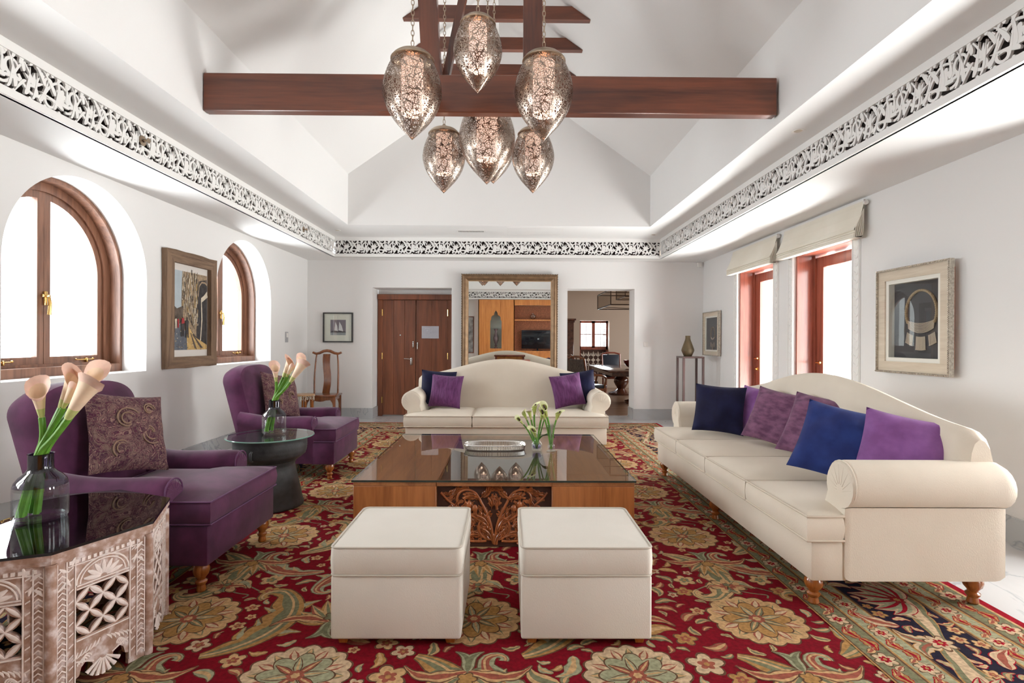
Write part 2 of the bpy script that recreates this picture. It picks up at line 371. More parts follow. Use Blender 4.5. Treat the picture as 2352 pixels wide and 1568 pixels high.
# ------------------------------------------------------------------ room shell
XL, XR, YB, YN, ZS = -3.60, 3.55, 9.75, -1.95, 2.85     # walls, back, near, soffit
FXL, FXR, FYB, FYN, ZF = -3.0, 2.66, 9.36, -1.5, 3.19    # frieze planes and upper flat ceiling
VXL, VXR, VYB, VYN, ZE = -2.47, 2.21, 8.36, -.9, 3.975   # vault walls, eaves
RX, RZ = -.13, 5.62
ARC = (1.78, 4.645, 7.475); AR = .775; ASILL = 1.09; ASPR = 1.99  # first arch is out of view, an added opening for fill light
mb = MB()
ys = YN
for c in ARC:
    mb.quad((XL, ys, 0), (XL, c-AR, 0), (XL, c-AR, ZS), (XL, ys, ZS))
    mb.quad((XL, c-AR, 0), (XL, c+AR, 0), (XL, c+AR, ASILL), (XL, c-AR, ASILL))
    N = 40; prev = None
    for i in range(N+1):
        a = pi-pi*i/N; p = (c+AR*cos(a), ASPR+AR*sin(a))
        if prev:
            mb.quad((XL, prev[0], prev[1]), (XL, p[0], p[1]), (XL, p[0], ZS), (XL, prev[0], ZS))
            mb.add([(XL, prev[0], prev[1]), (XL-.5, prev[0], prev[1]), (XL-.5, p[0], p[1]), (XL, p[0], p[1])], [(0, 1, 2, 3)], 0, False)
        prev = p
    for yy in (c-AR, c+AR): mb.quad((XL, yy, ASILL), (XL-.5, yy, ASILL), (XL-.5, yy, ASPR), (XL, yy, ASPR))
    mb.quad((XL, c-AR, ASILL), (XL, c+AR, ASILL), (XL-.5, c+AR, ASILL), (XL-.5, c-AR, ASILL))
    ys = c+AR
mb.quad((XL, ys, 0), (XL, YB, 0), (XL, YB, ZS), (XL, ys, ZS))
struct('wall_left', mb, M['paint'])
DOORS_R = ((.4, 1.55), (2.2, 3.3), (5.52, 6.65), (7.16, 8.27)); ZD = 2.5  # first two openings are out of view, added for fill light
mb = MB(); ys = YN
for a, b in DOORS_R:
    mb.quad((XR, ys, 0), (XR, a, 0), (XR, a, ZS), (XR, ys, ZS)); mb.quad((XR, a, ZD), (XR, b, ZD), (XR, b, ZS), (XR, a, ZS))
    for yy in (a, b): mb.quad((XR, yy, 0), (XR+.5, yy, 0), (XR+.5, yy, ZD), (XR, yy, ZD))
    mb.quad((XR, a, ZD), (XR, b, ZD), (XR+.5, b, ZD), (XR+.5, a, ZD)); ys = b
mb.quad((XR, ys, 0), (XR, YB, 0), (XR, YB, ZS), (XR, ys, ZS))
struct('wall_right', mb, M['paint'])
OPB = ((-2.43, -1.006), (1.085, 2.30)); ZO = 2.36; YD = 10.17
mb = MB(); xs = XL
for a, b in OPB:
    mb.quad((xs, YB, 0), (a, YB, 0), (a, YB, ZS), (xs, YB, ZS)); mb.quad((a, YB, ZO), (b, YB, ZO), (b, YB, ZS), (a, YB, ZS))
    for xx in (a, b): mb.quad((xx, YB, 0), (xx, YD, 0), (xx, YD, ZO), (xx, YB, ZO))
    mb.quad((a, YB, ZO), (b, YB, ZO), (b, YD, ZO), (a, YD, ZO)); xs = b
mb.quad((xs, YB, 0), (XR, YB, 0), (XR, YB, ZS), (xs, YB, ZS))
struct('wall_back', mb, M['paint'])
mb = MB(); mb.quad((XL, YN, 0), (XR, YN, 0), (XR, YN, ZS), (XL, YN, ZS)); struct('wall_near', mb, M['paint'])
mb = MB()   # floor with tile joints
mb.box(XL-.6, XR+.6, YN-.1, YD+.1, -.1, 0); struct('floor', mb, M['floor'])
mb = MB(); mb.box(-.5, 6.2, YD+.1, 17.2, -.1, 0)
struct('floor_dining', mb, wood('dining_parquet', lin(110, 84, 66), lin(150, 122, 100), 'X', 1, .3, .3))
# ceiling: soffit ring, upper flat ring, vault walls, roof slopes, gables
mb = MB()
def ring(x0, x1, y0, y1, X0, X1, Y0, Y1, z):
    mb.quad((X0, Y0, z), (X1, Y0, z), (x1, y0, z), (x0, y0, z)); mb.quad((X1, Y0, z), (X1, Y1, z), (x1, y1, z), (x1, y0, z))
    mb.quad((X1, Y1, z), (X0, Y1, z), (x0, y1, z), (x1, y1, z)); mb.quad((X0, Y1, z), (X0, Y0, z), (x0, y0, z), (x0, y1, z))
ring(FXL, FXR, FYN, FYB, XL, XR, YN, YB, ZS)
ring(VXL, VXR, VYN, VYB, FXL-.1, FXR+.1, FYN-.1, FYB+.1, ZF)
mb.quad((VXL, VYN, ZF), (VXL, VYB, ZF), (VXL, VYB, ZE), (VXL, VYN, ZE)); mb.quad((VXR, VYN, ZF), (VXR, VYB, ZF), (VXR, VYB, ZE), (VXR, VYN, ZE))
for yy in (VYN, VYB): mb.poly([(VXL, yy, ZF), (VXR, yy, ZF), (VXR, yy, ZE), (RX, yy, RZ), (VXL, yy, ZE)])
mb.quad((VXL, VYN, ZE), (VXL, VYB, ZE), (RX, VYB, RZ), (RX, VYN, RZ)); mb.quad((VXR, VYN, ZE), (VXR, VYB, ZE), (RX, VYB, RZ), (RX, VYN, RZ))
struct('ceiling', mb, M['paint'])

# pierced scrollwork frieze ----------------------------------------
FW, FH = .47, .226
def frieze_module():
    S = []
    r = lambda sp, w0, w1=.25: S.append(ribbon(sp, lambda t: w0*.95*(1-(1-w1)*t)))
    r(bez((-.01, .03), (.06, .02), (.08, .13), (.13, .19)), .009, .8)
    r(bez((.11, .12), (.16, .04), (.24, .0), (.30, .09)), .010, .8)
    r(bez((.29, .07), (.36, .2), (.40, .22), (.48, .17)), .009, .8)
    r(bez((.27, .01), (.22, .08), (.2, .16), (.15, .215)), .007, .8)
    r(spiral(.075, .15, .062, .026, -1.9, -6.6, 18), .012, .5)
    r(spiral(.215, .055, .048, .018, 3.3, -1.6, 14), .011, .5)
    r(spiral(.345, .05, .05, .016, 2.6, 7.4, 14), .011, .5)
    r(spiral(.335, .165, .045, .016, 4.4, -.2, 14), .010, .5)
    for k in range(5): S.append(xf(leaf2(.08, .02), .215, .10, 1, .5+k*.5))
    S.append(xf(rose(.036, 5, .5, 30), .425, .125))
    S.append(xf(rose(.020, 4, .5, 20), .005, .105))
    S.append(xf(rose(.016, 4, .5, 20), .275, .19))
    for (x, y, a, L, W) in ((.0, .19, .3, .07, .03), (.02, .06, 1.9, .06, .03), (.08, .03, .5, .07, .03), (.13, .075, 2.0, .07, .026), (.15, .02, .1, .06, .03),
                            (.14, .15, .7, .06, .028), (.29, .13, .9, .07, .026), (.25, .02, -.1, .06, .026), (.37, .1, .9, .055, .03), (.40, .055, .4, .07, .034),
                            (.385, .2, -.1, .06, .024), (.44, .03, 1.6, .06, .03), (.455, .19, .2, .05, .028), (.06, .2, .2, .06, .022), (.3, .2, .1, .06, .02),
                            (.11, .19, .2, .05, .024), (.18, .21, .0, .06, .018), (.36, .01, .1, .06, .02), (.03, .012, .1, .06, .018), (.2, .008, .1, .06, .018),
                            (.46, .09, .3, .045, .024), (.16, .1, 2.8, .045, .02)):
        S.append(xf(leaf2(L*.98, W*.86, 3), x, y, 1, a))
    for i in range(9): S.append(xf(rose(.011, 6, .2, 10), .02+i*.055, .003 if i % 2 else .222))
    return S
FM = frieze_module()
def frieze(name, Mx, length):
    n = round(length/FW); s = length/n/FW; mb = MB()
    b0 = .055                                             # lower rail height
    for (v0, v1) in ((0, b0), (b0+FH, ZF-ZS)):
        mb.box(0, length, v0, v1, -.02, .012, 0, Mx)
    mb.box(0, length, .002, .020, .012, .018, 0, Mx)          # small lower moulding
    for k in range(n):
        for pi_, P in enumerate(FM):
            ty = type(P); P = [((p[0]+k*FW)*s, min(max(p[1], -.004), FH+.004)+b0) for p in P]
            P = ty([(min(max(p[0], 0), length), p[1]) for p in P])
            mb.prism(P, -.012, pi_*.00012, 0, Mx, False, (False, True))
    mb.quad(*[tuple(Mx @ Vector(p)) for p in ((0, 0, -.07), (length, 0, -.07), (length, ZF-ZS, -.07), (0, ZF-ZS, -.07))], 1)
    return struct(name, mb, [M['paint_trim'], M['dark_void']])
frieze('trim_1', plane((FXL, FYB, ZS), (1, 0, 0), (0, 0, 1)), FXR-FXL)
frieze('trim_2', plane((FXL, FYN, ZS), (0, 1, 0), (0, 0, 1)), FYB-FYN)
frieze('trim_3', plane((FXR, FYB, ZS), (0, -1, 0), (0, 0, 1)), FYB-FYN)
frieze('trim_4', plane((FXR, FYN, ZS), (-1, 0, 0), (0, 0, 1)), FXR-FXL)

# baseboards
BH = .19
def skirt(name, segs):
    mb = MB()
    for s in segs: mb.box(*s)
    struct(name, mb, M['base'])
skirt('baseboard_left', [(XL, XL+.018, YN, YB, 0, BH)])
skirt('baseboard_right', [(XR-.018, XR, a, b, 0, BH) for a, b in ((YN, .4), (1.55, 2.2), (3.3, 5.52), (6.65, 7.16), (8.27, YB))])
e = .018
skirt('baseboard_back', [(XL, OPB[0][0]+e, YB-e, YB, 0, BH), (OPB[0][1]-e, OPB[1][0]+e, YB-e, YB, 0, BH), (OPB[1][1]-e, XR, YB-e, YB, 0, BH)]
      + [(x, x+e, YB, YD, 0, BH) for x in (OPB[0][0], OPB[1][0])] + [(x-e, x, YB, YD, 0, BH) for x in (OPB[0][1], OPB[1][1])])

# arched windows ----------------------------------------------------
def arc_ring(mb, c, r0, r1, x0, x1, zb0, zb1, mi=0, N=32):
    """arched frame ring between radii r1<r0, X x0..x1, bottoms zb0 (outer), zb1 (inner)"""
    o = [(c-r0, zb0)]+[(c+r0*cos(pi-pi*i/N), ASPR+r0*sin(pi-pi*i/N)) for i in range(N+1)]+[(c+r0, zb0)]
    n_ = [(c-r1, zb1)]+[(c+r1*cos(pi-pi*i/N), ASPR+r1*sin(pi-pi*i/N)) for i in range(N+1)]+[(c+r1, zb1)]
    k = len(o); vs = []
    for X in (x0, x1): vs += [(X, *p) for p in o]+[(X, *p) for p in n_]
    fs = []
    for i in range(k):
        j = (i+1) % k
        fs += [(i, j, k+j, k+i), (2*k+i, 3*k+i, 3*k+j, 2*k+j), (k+i, k+j, 3*k+j, 3*k+i), (i, 2*k+i, 2*k+j, j)]
    mb.add(vs, fs, mi)
def arch_window(idx, c):
    root = bpy.data.objects.new('window_%d' % idx, None); COL.objects.link(root); root['kind'] = 'structure'
    mb = MB(); arc_ring(mb, c, AR, AR-.035, XL-.24, XL-.45, ASILL, ASILL+.075); arc_ring(mb, c, AR-.035, AR-.11, XL-.34, XL-.45, ASILL+.075, ASILL+.1)
    mb.build('window_frame', M['winwood'], root)
    for s in (-1, 1):
        mb = MB(); X0, X1 = XL-.36, XL-.41; N = 18; r0, r1 = AR-.10, AR-.17
        a = [(c+s*.004, ASILL+.09), (c+s*r0, ASILL+.09)]+[(c+s*r0*cos(pi/2*i/N), ASPR+r0*sin(pi/2*i/N)) for i in range(N+1)]
        inn = [(c+s*.065, ASILL+.16), (c+s*r1, ASILL+.16)]
        for i in range(N+1):
            x = r1*cos(pi/2*i/N); z = ASPR+r1*sin(pi/2*i/N)
            if x < .065: x = .065; z = ASPR+sqrt(r1*r1-.065**2)
            inn.append((c+s*x, z))
        k = len(a); vs = [(X, *p) for X in (X0, X1) for p in a+inn]; fs = []
        for i in range(k):
            j = (i+1) % k; fs += [(i, j, k+j, k+i), (2*k+i, 3*k+i, 3*k+j, 2*k+j), (k+i, k+j, 3*k+j, 3*k+i), (i, 2*k+i, 2*k+j, j)]
        mb.add(vs, fs); sash = mb.build('sash', M['winwood'], root)
        mb = MB(); mb.poly([(XL-.385, *p) for p in inn]); mb.build('pane', M['glass'], sash)
        # stay on the bottom rail
        mb = MB(); y0 = c+s*.42; mb.tube([(XL-.345, y0-.1, ASILL+.125), (XL-.335, y0+.1, ASILL+.125)], .005); mb.rbox(XL-.36, XL-.33, y0+.02, y0+.035, ASILL+.1, ASILL+.14, .004)
        mb.ball((XL-.335, y0+.1, ASILL+.13), .011); mb.ball((XL-.335, y0-.1, ASILL+.13), .008); mb.build('window_stay', M['brass'], sash)
    mb = MB(); z = ASILL+.62; X = XL-.345
    mb.rbox(X-.012, X+.012, c-.03, c+.035, z+.05, z+.075, .004); mb.rbox(X-.01, X+.01, c-.012, c+.012, z-.02, z+.1, .004)
    mb.tube([(X+.03, c+.005, z+.06), (X+.035, c+.008, z), (X+.025, c+.01, z-.1)], lambda t: .007+.008*t, 8); mb.tube([(X, c, z+.06), (X+.035, c+.005, z+.06)], .009)
    mb.build('window_latch', M['brass'], root, True)
for i, c in enumerate(ARC): arch_window(i+1, c)

# glazed doors with blinds ------------------------------------------
def glazed_door(idx, a, b):
    root = bpy.data.objects.new('door_%d' % idx, None); COL.objects.link(root); root['kind'] = 'structure'
    mb = MB(); X = XR+.02
    mb.box(X, X+.34, a, a+.03, 0, ZD-.001); mb.box(X, X+.34, b-.03, b, 0, ZD-.001); mb.box(X, X+.34, a+.03, b-.03, ZD-.04, ZD-.001)
    for y0, y1 in ((a+.03, a+.07), (b-.07, b-.03)): mb.box(X+.2, X+.34, y0, y1, 0, ZD-.04)
    mb.build('door_frame', M['frenchwood'], root)
    mb = MB(); X = XR+.24; y0, y1 = a+.07, b-.07
    for s in ((y0, y0+.13, .02, ZD-.06), (y1-.13, y1, .02, ZD-.06), (y0+.13, y1-.13, .02, .3), (y0+.13, y1-.13, ZD-.19, ZD-.06)): mb.rbox(X, X+.045, *s, .004, 1)
    leaf = mb.build('door_leaf', M['frenchwood'], root)
    mb = MB(); mb.quad((X+.02, y0+.13, .3), (X+.02, y1-.13, .3), (X+.02, y1-.13, ZD-.19), (X+.02, y0+.13, ZD-.19)); mb.build('pane', M['glass'], leaf)
    mb = MB(); yh = y1-.065
    for z in (1.0, 1.16): mb.lathe([(.001, 0), (.028, .0), (.028, .006), (.012, .01)], 16, 0, T(X, yh, z) @ R(-pi/2, 'Y'))
    mb.tube([(X, yh, 1.16), (X-.05, yh, 1.16), (X-.055, yh-.05, 1.16), (X-.05, yh-.1, 1.165)], .009); mb.ball((X-.02, yh, 1.0), .018)
    mb.build('door_handle', M['brass'], leaf)
    # carved plaster architrave
    mb = MB(); X = XR-.012
    for y0, y1 in ((a-.13, a-.005), (b+.005, b+.13)):
        mb.box(X, XR-.001, y0, y1, 0, ZD+.13); ym = (y0+y1)/2
        for q in (y0+.012, y1-.012): mb.box(X-.008, X, q-.006, q+.006, 0, ZD+.13)
        for k in range(30):
            z = .05+k*.085
            for s in (-1, 1): mb.prism(xf(leaf2(.06, .028), ym, z, 1, pi/2+s*.7), 0, .005, 0, Matrix(((0,0,-1,X),(1,0,0,0),(0,1,0,0),(0,0,0,1))))
    mb.box(X, XR-.001, a-.13, b+.13, ZD+.005, ZD+.13); mb.build('architrave', M['paint_trim'], root)
for i, (a, b) in enumerate(DOORS_R): glazed_door(i+1, a, b)

def roman_blind(a, b, label, zt=2.8, zb=2.44):
    root = thing('roman_blind', label, 'blind', (XR, (a+b)/2, 0), 0, 'roman blinds over the glazed doors'); L = (b-a)/2
    mb = MB(); P = []
    prof = [(-.05, zt), (-.06, zt-.05), (-.085, zt-.14), (-.12, zb+.13), (-.15, zb+.085)]
    for k in range(4):
        z = zb+.085-k*.022; prof += [(-.152+k*.004, z-.012), (-.138, z-.018)]
    prof += [(-.13, zb-.0), (-.07, zb+.0)]
    mb.grid([[(x, s*L, z) for x, z in prof] for s in (-1, 1)], 0, False)
    back = [(-.045, zt), (-.05, zb+.03), (-.07, zb)]
    mb.grid([[(x, s*L, z) for x, z in back] for s in (1, -1)], 0, False)
    mb.build('blind_fabric', M['blind'], root)
    for s in (-1, 1):   # stacked folds seen from the end
        mb = MB()
        for k in range(5):
            x0, x1 = -.135+k*.018, -.145+k*.018
            mb.add([(-.05, s*(L-.002*k), zt-.1), (x0-.005, s*(L+.003), zb+.1-k*.012), (x1-.005, s*(L-.01), zb+.0+k*.006), (-.05, s*(L-.01), zb+.02)], [(0, 1, 2, 3)])
            mb.tube([(-.055, s*L, zt-.08), (x0, s*(L+.002), zb+.1-k*.01), (x1, s*(L+.002), zb+k*.006)], .004, 6)
        mb.build('fold', M['blind'], root)
    mb = MB(); mb.box(-.05, -.014, -L+.01, L-.01, zt-.03, zt+.015); mb.lathe([(.001, 0), (.022, 0), (.022, .03), (.001, .03)], 12, 0, T(-.04, -L-.02, zt-.02) @ R(-pi/2, 'X'))
    mb.build('headrail', M['white_plastic'], root)
roman_blind(5.27, 6.80, 'cream linen roman blind over the nearer glazed door, beside the large framed picture')
roman_blind(6.98, 8.36, 'cream linen roman blind over the farther glazed door, nearer the back wall')

# entrance door ------------------------------------------------------
root = bpy.data.objects.new('door_5', None); COL.objects.link(root); root['kind'] = 'structure'
a, b = OPB[0]; yd = YD-.03
mb = MB(); mb.box(a+.002, b-.002, YD-.0, YD+.06, 0, ZO); mb.build('surround', M['paint'], root)
mb = MB(); mb.rbox(a+.01, b-.01, yd-.07, yd+.02, 2.17, 2.27, .006, 1); mb.rbox(a+.01, a+.10, yd-.03, yd+.02, 0, 2.17, .004, 1); mb.rbox(b-.11, b-.01, yd-.03, yd+.02, 0, 2.17, .004, 1)
mb.build('door_frame', M['redwood'], root)
xm = -1.71
for s, (x0, x1) in enumerate(((a+.10, xm-.004), (xm+.004, b-.11))):
    mb = MB(); n = 3 if s == 0 else 2
    for k in range(n): mb.rbox(x0+(x1-x0)*k/n+.001, x0+(x1-x0)*(k+1)/n-.001, yd-.02, yd+.02, .02, 2.165, .003, 1)
    lf = mb.build('door_leaf', M['redwood'], root)
    mb = MB(); xh = x0-.005 if s == 0 else x1+.005
    for z in (.3, 1.12, 1.93): mb.tube([(xh, yd-.035, z-.06), (xh, yd-.035, z+.06)], .012, 8)
    mb.build('hinge', M['brass'], lf)
    if s == 0:
        mb = MB(); mb.rbox(xm-.105, xm-.06, yd-.035, yd-.02, .95, 1.09, .014, 2)
        mb.tube([(xm-.085, yd-.03, 1.06), (xm-.085, yd-.07, 1.06), (xm-.13, yd-.08, 1.065), (xm-.21, yd-.075, 1.07)], .009); mb.build('door_handle', M['steel'], lf)
        mb = MB(); mb.rbox(xm-.062, xm-.035, yd-.035, yd-.02, 1.27, 1.40, .012, 2); mb.ball((xm-.048, yd-.035, 1.37), .012); mb.build('bolt_plate', M['steel'], lf)
        mb = MB(); mb.lathe([(.001, 0), (.014, 0), (.014, .006)], 12, 0, T(xm-.29, yd-.021, 1.51) @ R(pi/2, 'X')); mb.build('peephole', M['steel'], lf)
    else:
        mb = MB(); mb.rbox(xm+.022, xm+.046, yd-.035, yd-.02, 1.30, 1.38, .011, 2); mb.tube([(xm+.034, yd-.04, 1.36), (xm+.036, yd-.06, 1.25)], .009); mb.build('door_guard', M['steel'], lf)
        mb = MB(); x = xm+.11; mb.box(x, x+.32, yd-.03, yd-.02, 1.45, 1.68); sg = mb.build('notice_board', plain('brushed_sign', lin(196, 196, 206), .12, .6), lf)
        mb = MB()
        for s_ in ((.06, .15, .10, .105), (.06, .15, .185, .19), (.06, .065, .10, .19), (.145, .15, .10, .19), (.09, .12, .13, .16), (.15, .19, .13, .135)): mb.box(x+s_[0], x+s_[1], yd-.032, yd-.03, 1.45+s_[2], 1.45+s_[3])
        mb.build('floor_plan', plain('plan_ink', lin(150, 150, 162), .6), sg)
# ------------------------------------------------------------------ upholstery
RUGZ = .016
def turned_leg(parent, x, y, h=.15, r=.04):
    prof = [(.001, 0), (r*.52, 0), (r*.62, h*.05), (r*.55, h*.14), (r*.5, h*.22), (r*.72, h*.30), (r*.74, h*.36), (r*.52, h*.42), (r*.56, h*.48), (r*.9, h*.6), (r*1.02, h*.74), (r*.95, h*.86), (r*.7, h*.97), (r*.6, h*1.12)]
    mb = MB(); mb.lathe(prof, 20, 0, T(x, y, 0)); return mb.build('leg', M['legwood'], parent)
def camel_sofa(name, label, loc, rz, W, n, legs, group=None):
    root = thing(name, label, 'sofa', loc, rz, group); h = W/2; D = 1.04; F = .2     # F: arm set back behind cushion front
    AW = .2
    def camel(s):   # s -1..1 top height
        return .93+.215*(.5+.5*cos(pi*min(1, abs(s))))**.85
    # base
    mb = MB(); mb.rbox(-h+.015, h-.015, .03, F+.02, .145, .35, .012, 2); mb.rbox(-h+AW-.02, h-AW+.02, F-.02, D-.05, .145, .36, .01, 1)
    mb.build('base', M['cream'], root)
    # seat cushions, T shaped at the ends
    cw = (2*h)/n
    for k in range(n):
        x0, x1 = -h+cw*k, -h+cw*(k+1); g = .006
        if k == 0: ol = [(x0, 0), (x1-g, 0), (x1-g, .84), (-h+AW+.01, .84), (-h+AW+.01, F-.012), (x0, F-.012)]
        elif k == n-1: ol = [(x0+g, 0), (x1, 0), (x1, F-.01), (h-AW-.01, F-.01), (h-AW-.01, .84), (x0+g, .84)]
        else: ol = [(x0+g, 0), (x1-g, 0), (x1-g, .84), (x0+g, .84)]
        mb = MB(); puffy(mb, ol, .355, .49, .022, .035, 0, None, .11, .006); c = mb.build('seat_cushion', M['cream'], root)
        mb = MB()
        m_ = len(ol)
        for z, ins in ((.486, .001), (.360, .002)):
            cxm = sum(p[0] for p in ol)/m_; P = []
            for i in range(m_):
                a, b = ol[i], ol[(i+1) % m_]
                for j in range(12): P.append((a[0]+(b[0]-a[0])*j/12, a[1]+(b[1]-a[1])*j/12, z))
            P = [((p[0]-cxm)*(1-ins/.4)+cxm, .42+(p[1]-.42)*(1-ins/.42), p[2]) for p in P]
            mb.tube(P, .0065, 6, 0, None, True)
        mb.build('piping', M['creamcord'], c)
    # camel back
    mb = MB(); N = 56; P = []; xb = h-.035
    for i in range(N+1):
        s = -1+2*i/N; x = s*xb; H = camel(s); e = 1-max(0, (abs(s)-.94)/.06)**2*.35
        H2 = H if abs(s) < .94 else H-.05*((abs(s)-.94)/.06)**2
        row = []
        for y, z in ((.80, .40), (.815, .6), (.845, H2-.16), (.86, H2-.07), (.885, H2-.022), (.925, H2), (.97, H2-.012), (1.01, H2-.05), (1.035, H2-.12), (1.05, .6), (1.04, .40)):
            row.append((x, .93+(y-.93)*e, z))
        P.append(row)
    mb.grid(P, 0, True); mb.poly(P[0][::-1]); mb.poly(P[-1]); mb.build('backrest', M['cream'], root)
    # rolled arms
    for s in (-1, 1):
        mb = MB(); xi = h-AW; cx, cz, r = h-.055, .645, .122
        prof = [(xi, .15), (xi, .5)]+[(cx+r*cos(a), cz+r*sin(a)) for a in [radians(205-i*18) for i in range(17)]]+[(h-.004, .53), (h-.004, .15)]
        prof = [(s*p[0], p[1]) for p in prof]
        ys = [(F, .93), (F+.008, .975), (F+.03, 1.0), (D-.06, 1.0), (D-.03, .985), (D, .93)]; rows = []
        pc = (s*(h-.07), .45)
        for yy, q in ys: rows.append([(pc[0]+(p[0]-pc[0])*q, yy, max(.148, pc[1]+(p[1]-pc[1])*q)) for p in prof])
        mb.grid(rows, 0, True, None, wrap=True); mb.poly([tuple(p) for p in rows[0]]); mb.poly([tuple(p) for p in rows[-1]])
        arm = mb.build('armrest', M['cream'], root, True)
        mb = MB(); P = [(s*(cx+(r-.004)*cos(a)), F+.014, cz+(r-.004)*sin(a)) for a in [radians(215-i*16) for i in range(19)]]
        mb.tube([(s*(xi+.012), F+.012, .2), (s*(xi+.012), F+.012, .48)]+P+[(s*(h-.02), F+.014, .52), (s*(h-.02), F+.014, .2)], .005, 6)
        for k in range(9):   # gathered pleats on the arm front
            a = radians(195-k*26); mb.tube([(s*(cx+.028*cos(a)), F-.001, cz-.03+.028*sin(a)), (s*(cx+.098*cos(a+.1)), F+.001, cz+.098*sin(a+.1))], lambda t: .0015+.0035*sin(pi*t), 6)
        mb.build('piping', M['cream'], arm)
    for x in legs:
        turned_leg(root, x, .085, .15, .047 if len(legs) else .04)
    for x in (legs[0], legs[-1]): turned_leg(root, x, D-.1, .15, .047)
    return root
camel_sofa('camelback_sofa', 'long cream camelback sofa along the right wall with six velvet cushions', (1.555, 4.225, RUGZ), -pi/2, 2.9, 4, (-1.36, 0, 1.36))
camel_sofa('camelback_sofa', 'cream three-seat camelback sofa facing the room in front of the big mirror', (-.008, 6.45, RUGZ), 0, 2.45, 3, (-1.1, 0, 1.1))

def pillow(label, loc, yaw, lean, roll, size, mat, thick=.14, name='throw_pillow', cat='cushion', group=None, seed=0, mats=None):
    """square pillow; local x width, z up, y thickness; stands on its lower edge at loc, leaning back (+y) by lean"""
    rnd = random.Random(seed); N = 22; s = size/2; mb = MB()
    ph = [rnd.uniform(0, 6) for _ in range(6)]
    def pt(u, v, side):
        px = s*u*(1-.07*(1-v*v)); pz = s*v*(1-.07*(1-u*u))
        t = max(0, (1-abs(u)**2.6))*max(0, (1-abs(v)**2.6)); t = t**.55
        wr = .010*sin(5*u+ph[0]+2*v)*sin(4*v+ph[1])+.006*sin(11*u*v+ph[2])+.006*sin(9*(u+v)+ph[3])*abs(u*v)
        return (px, side*(thick/2*t)+wr*t, pz)
    for side in (-1, 1):
        mb.grid([[pt(-1+2*i/N, -1+2*j/N, side) for j in range(N+1)] for i in range(N+1)], 0, True)
    o = mb.build(name, mats or mat, None, True)
    Rm = R(yaw) @ R(-lean, 'X') @ R(roll, 'Y'); d = s*(abs(cos(roll))+abs(sin(roll)))*.96
    o.matrix_world = T(*loc) @ Rm @ R(-roll, 'Y') @ T(0, 0, d) @ R(roll, 'Y')
    tag(o, label, cat, group); return o
# cushions on the right sofa (its seat top z ~ .53)
zc = .545
def PR(label, x, y, yaw, lean, roll, size, mat, seed, th=.15): return pillow(label, (x, y, zc), radians(yaw), radians(lean), radians(roll), size, mat, th, seed=seed, group='cushions on the right-hand sofa')
PR('dark navy velvet cushion leaning at the far arm of the right-hand sofa', 1.99, 5.06, -26, 16, 3, .46, M['navy'], 1)
PR('violet velvet cushion half hidden behind the dark navy one at the far end', 2.26, 5.0, -66, 20, 4, .45, M['violet'], 2)
PR('crushed plum velvet cushion, the farther of the two plum ones in the middle', 2.17, 4.46, -56, 24, 8, .47, M['plum'], 3)
PR('crushed plum velvet cushion, the nearer of the two, beside the royal blue one', 2.20, 3.92, -58, 26, 6, .49, M['plum'], 4)
PR('royal blue velvet cushion propped near the closest arm of the right-hand sofa', 1.99, 3.22, -36, 32, 12, .49, M['blue'], 5)
PR('bright violet velvet cushion behind the royal blue one, nearest the camera', 2.22, 3.0, -36, 24, 10, .45, M['violet'], 6)
# cushions on the back sofa
def PB(label, x, y, yaw, lean, roll, size, mat, seed): return pillow(label, (x, y, zc), radians(yaw), radians(lean), radians(roll), size, mat, .15, seed=seed, group='cushions on the back sofa')
PB('navy velvet cushion behind the purple one at the left arm of the back sofa', -.91, 7.13, 6, 14, 4, .47, M['navy'], 7)
PB('purple silk cushion at the left arm of the back sofa', -.80, 6.94, -10, 16, 3, .43, M['plumsilk'], 8)
PB('purple silk cushion at the right arm of the back sofa', .80, 6.94, 12, 16, -8, .43, M['plumsilk'], 9)
PB('navy velvet cushion behind the purple one at the right arm of the back sofa', .94, 7.10, -10, 14, -8, .46, M['navy'], 10)

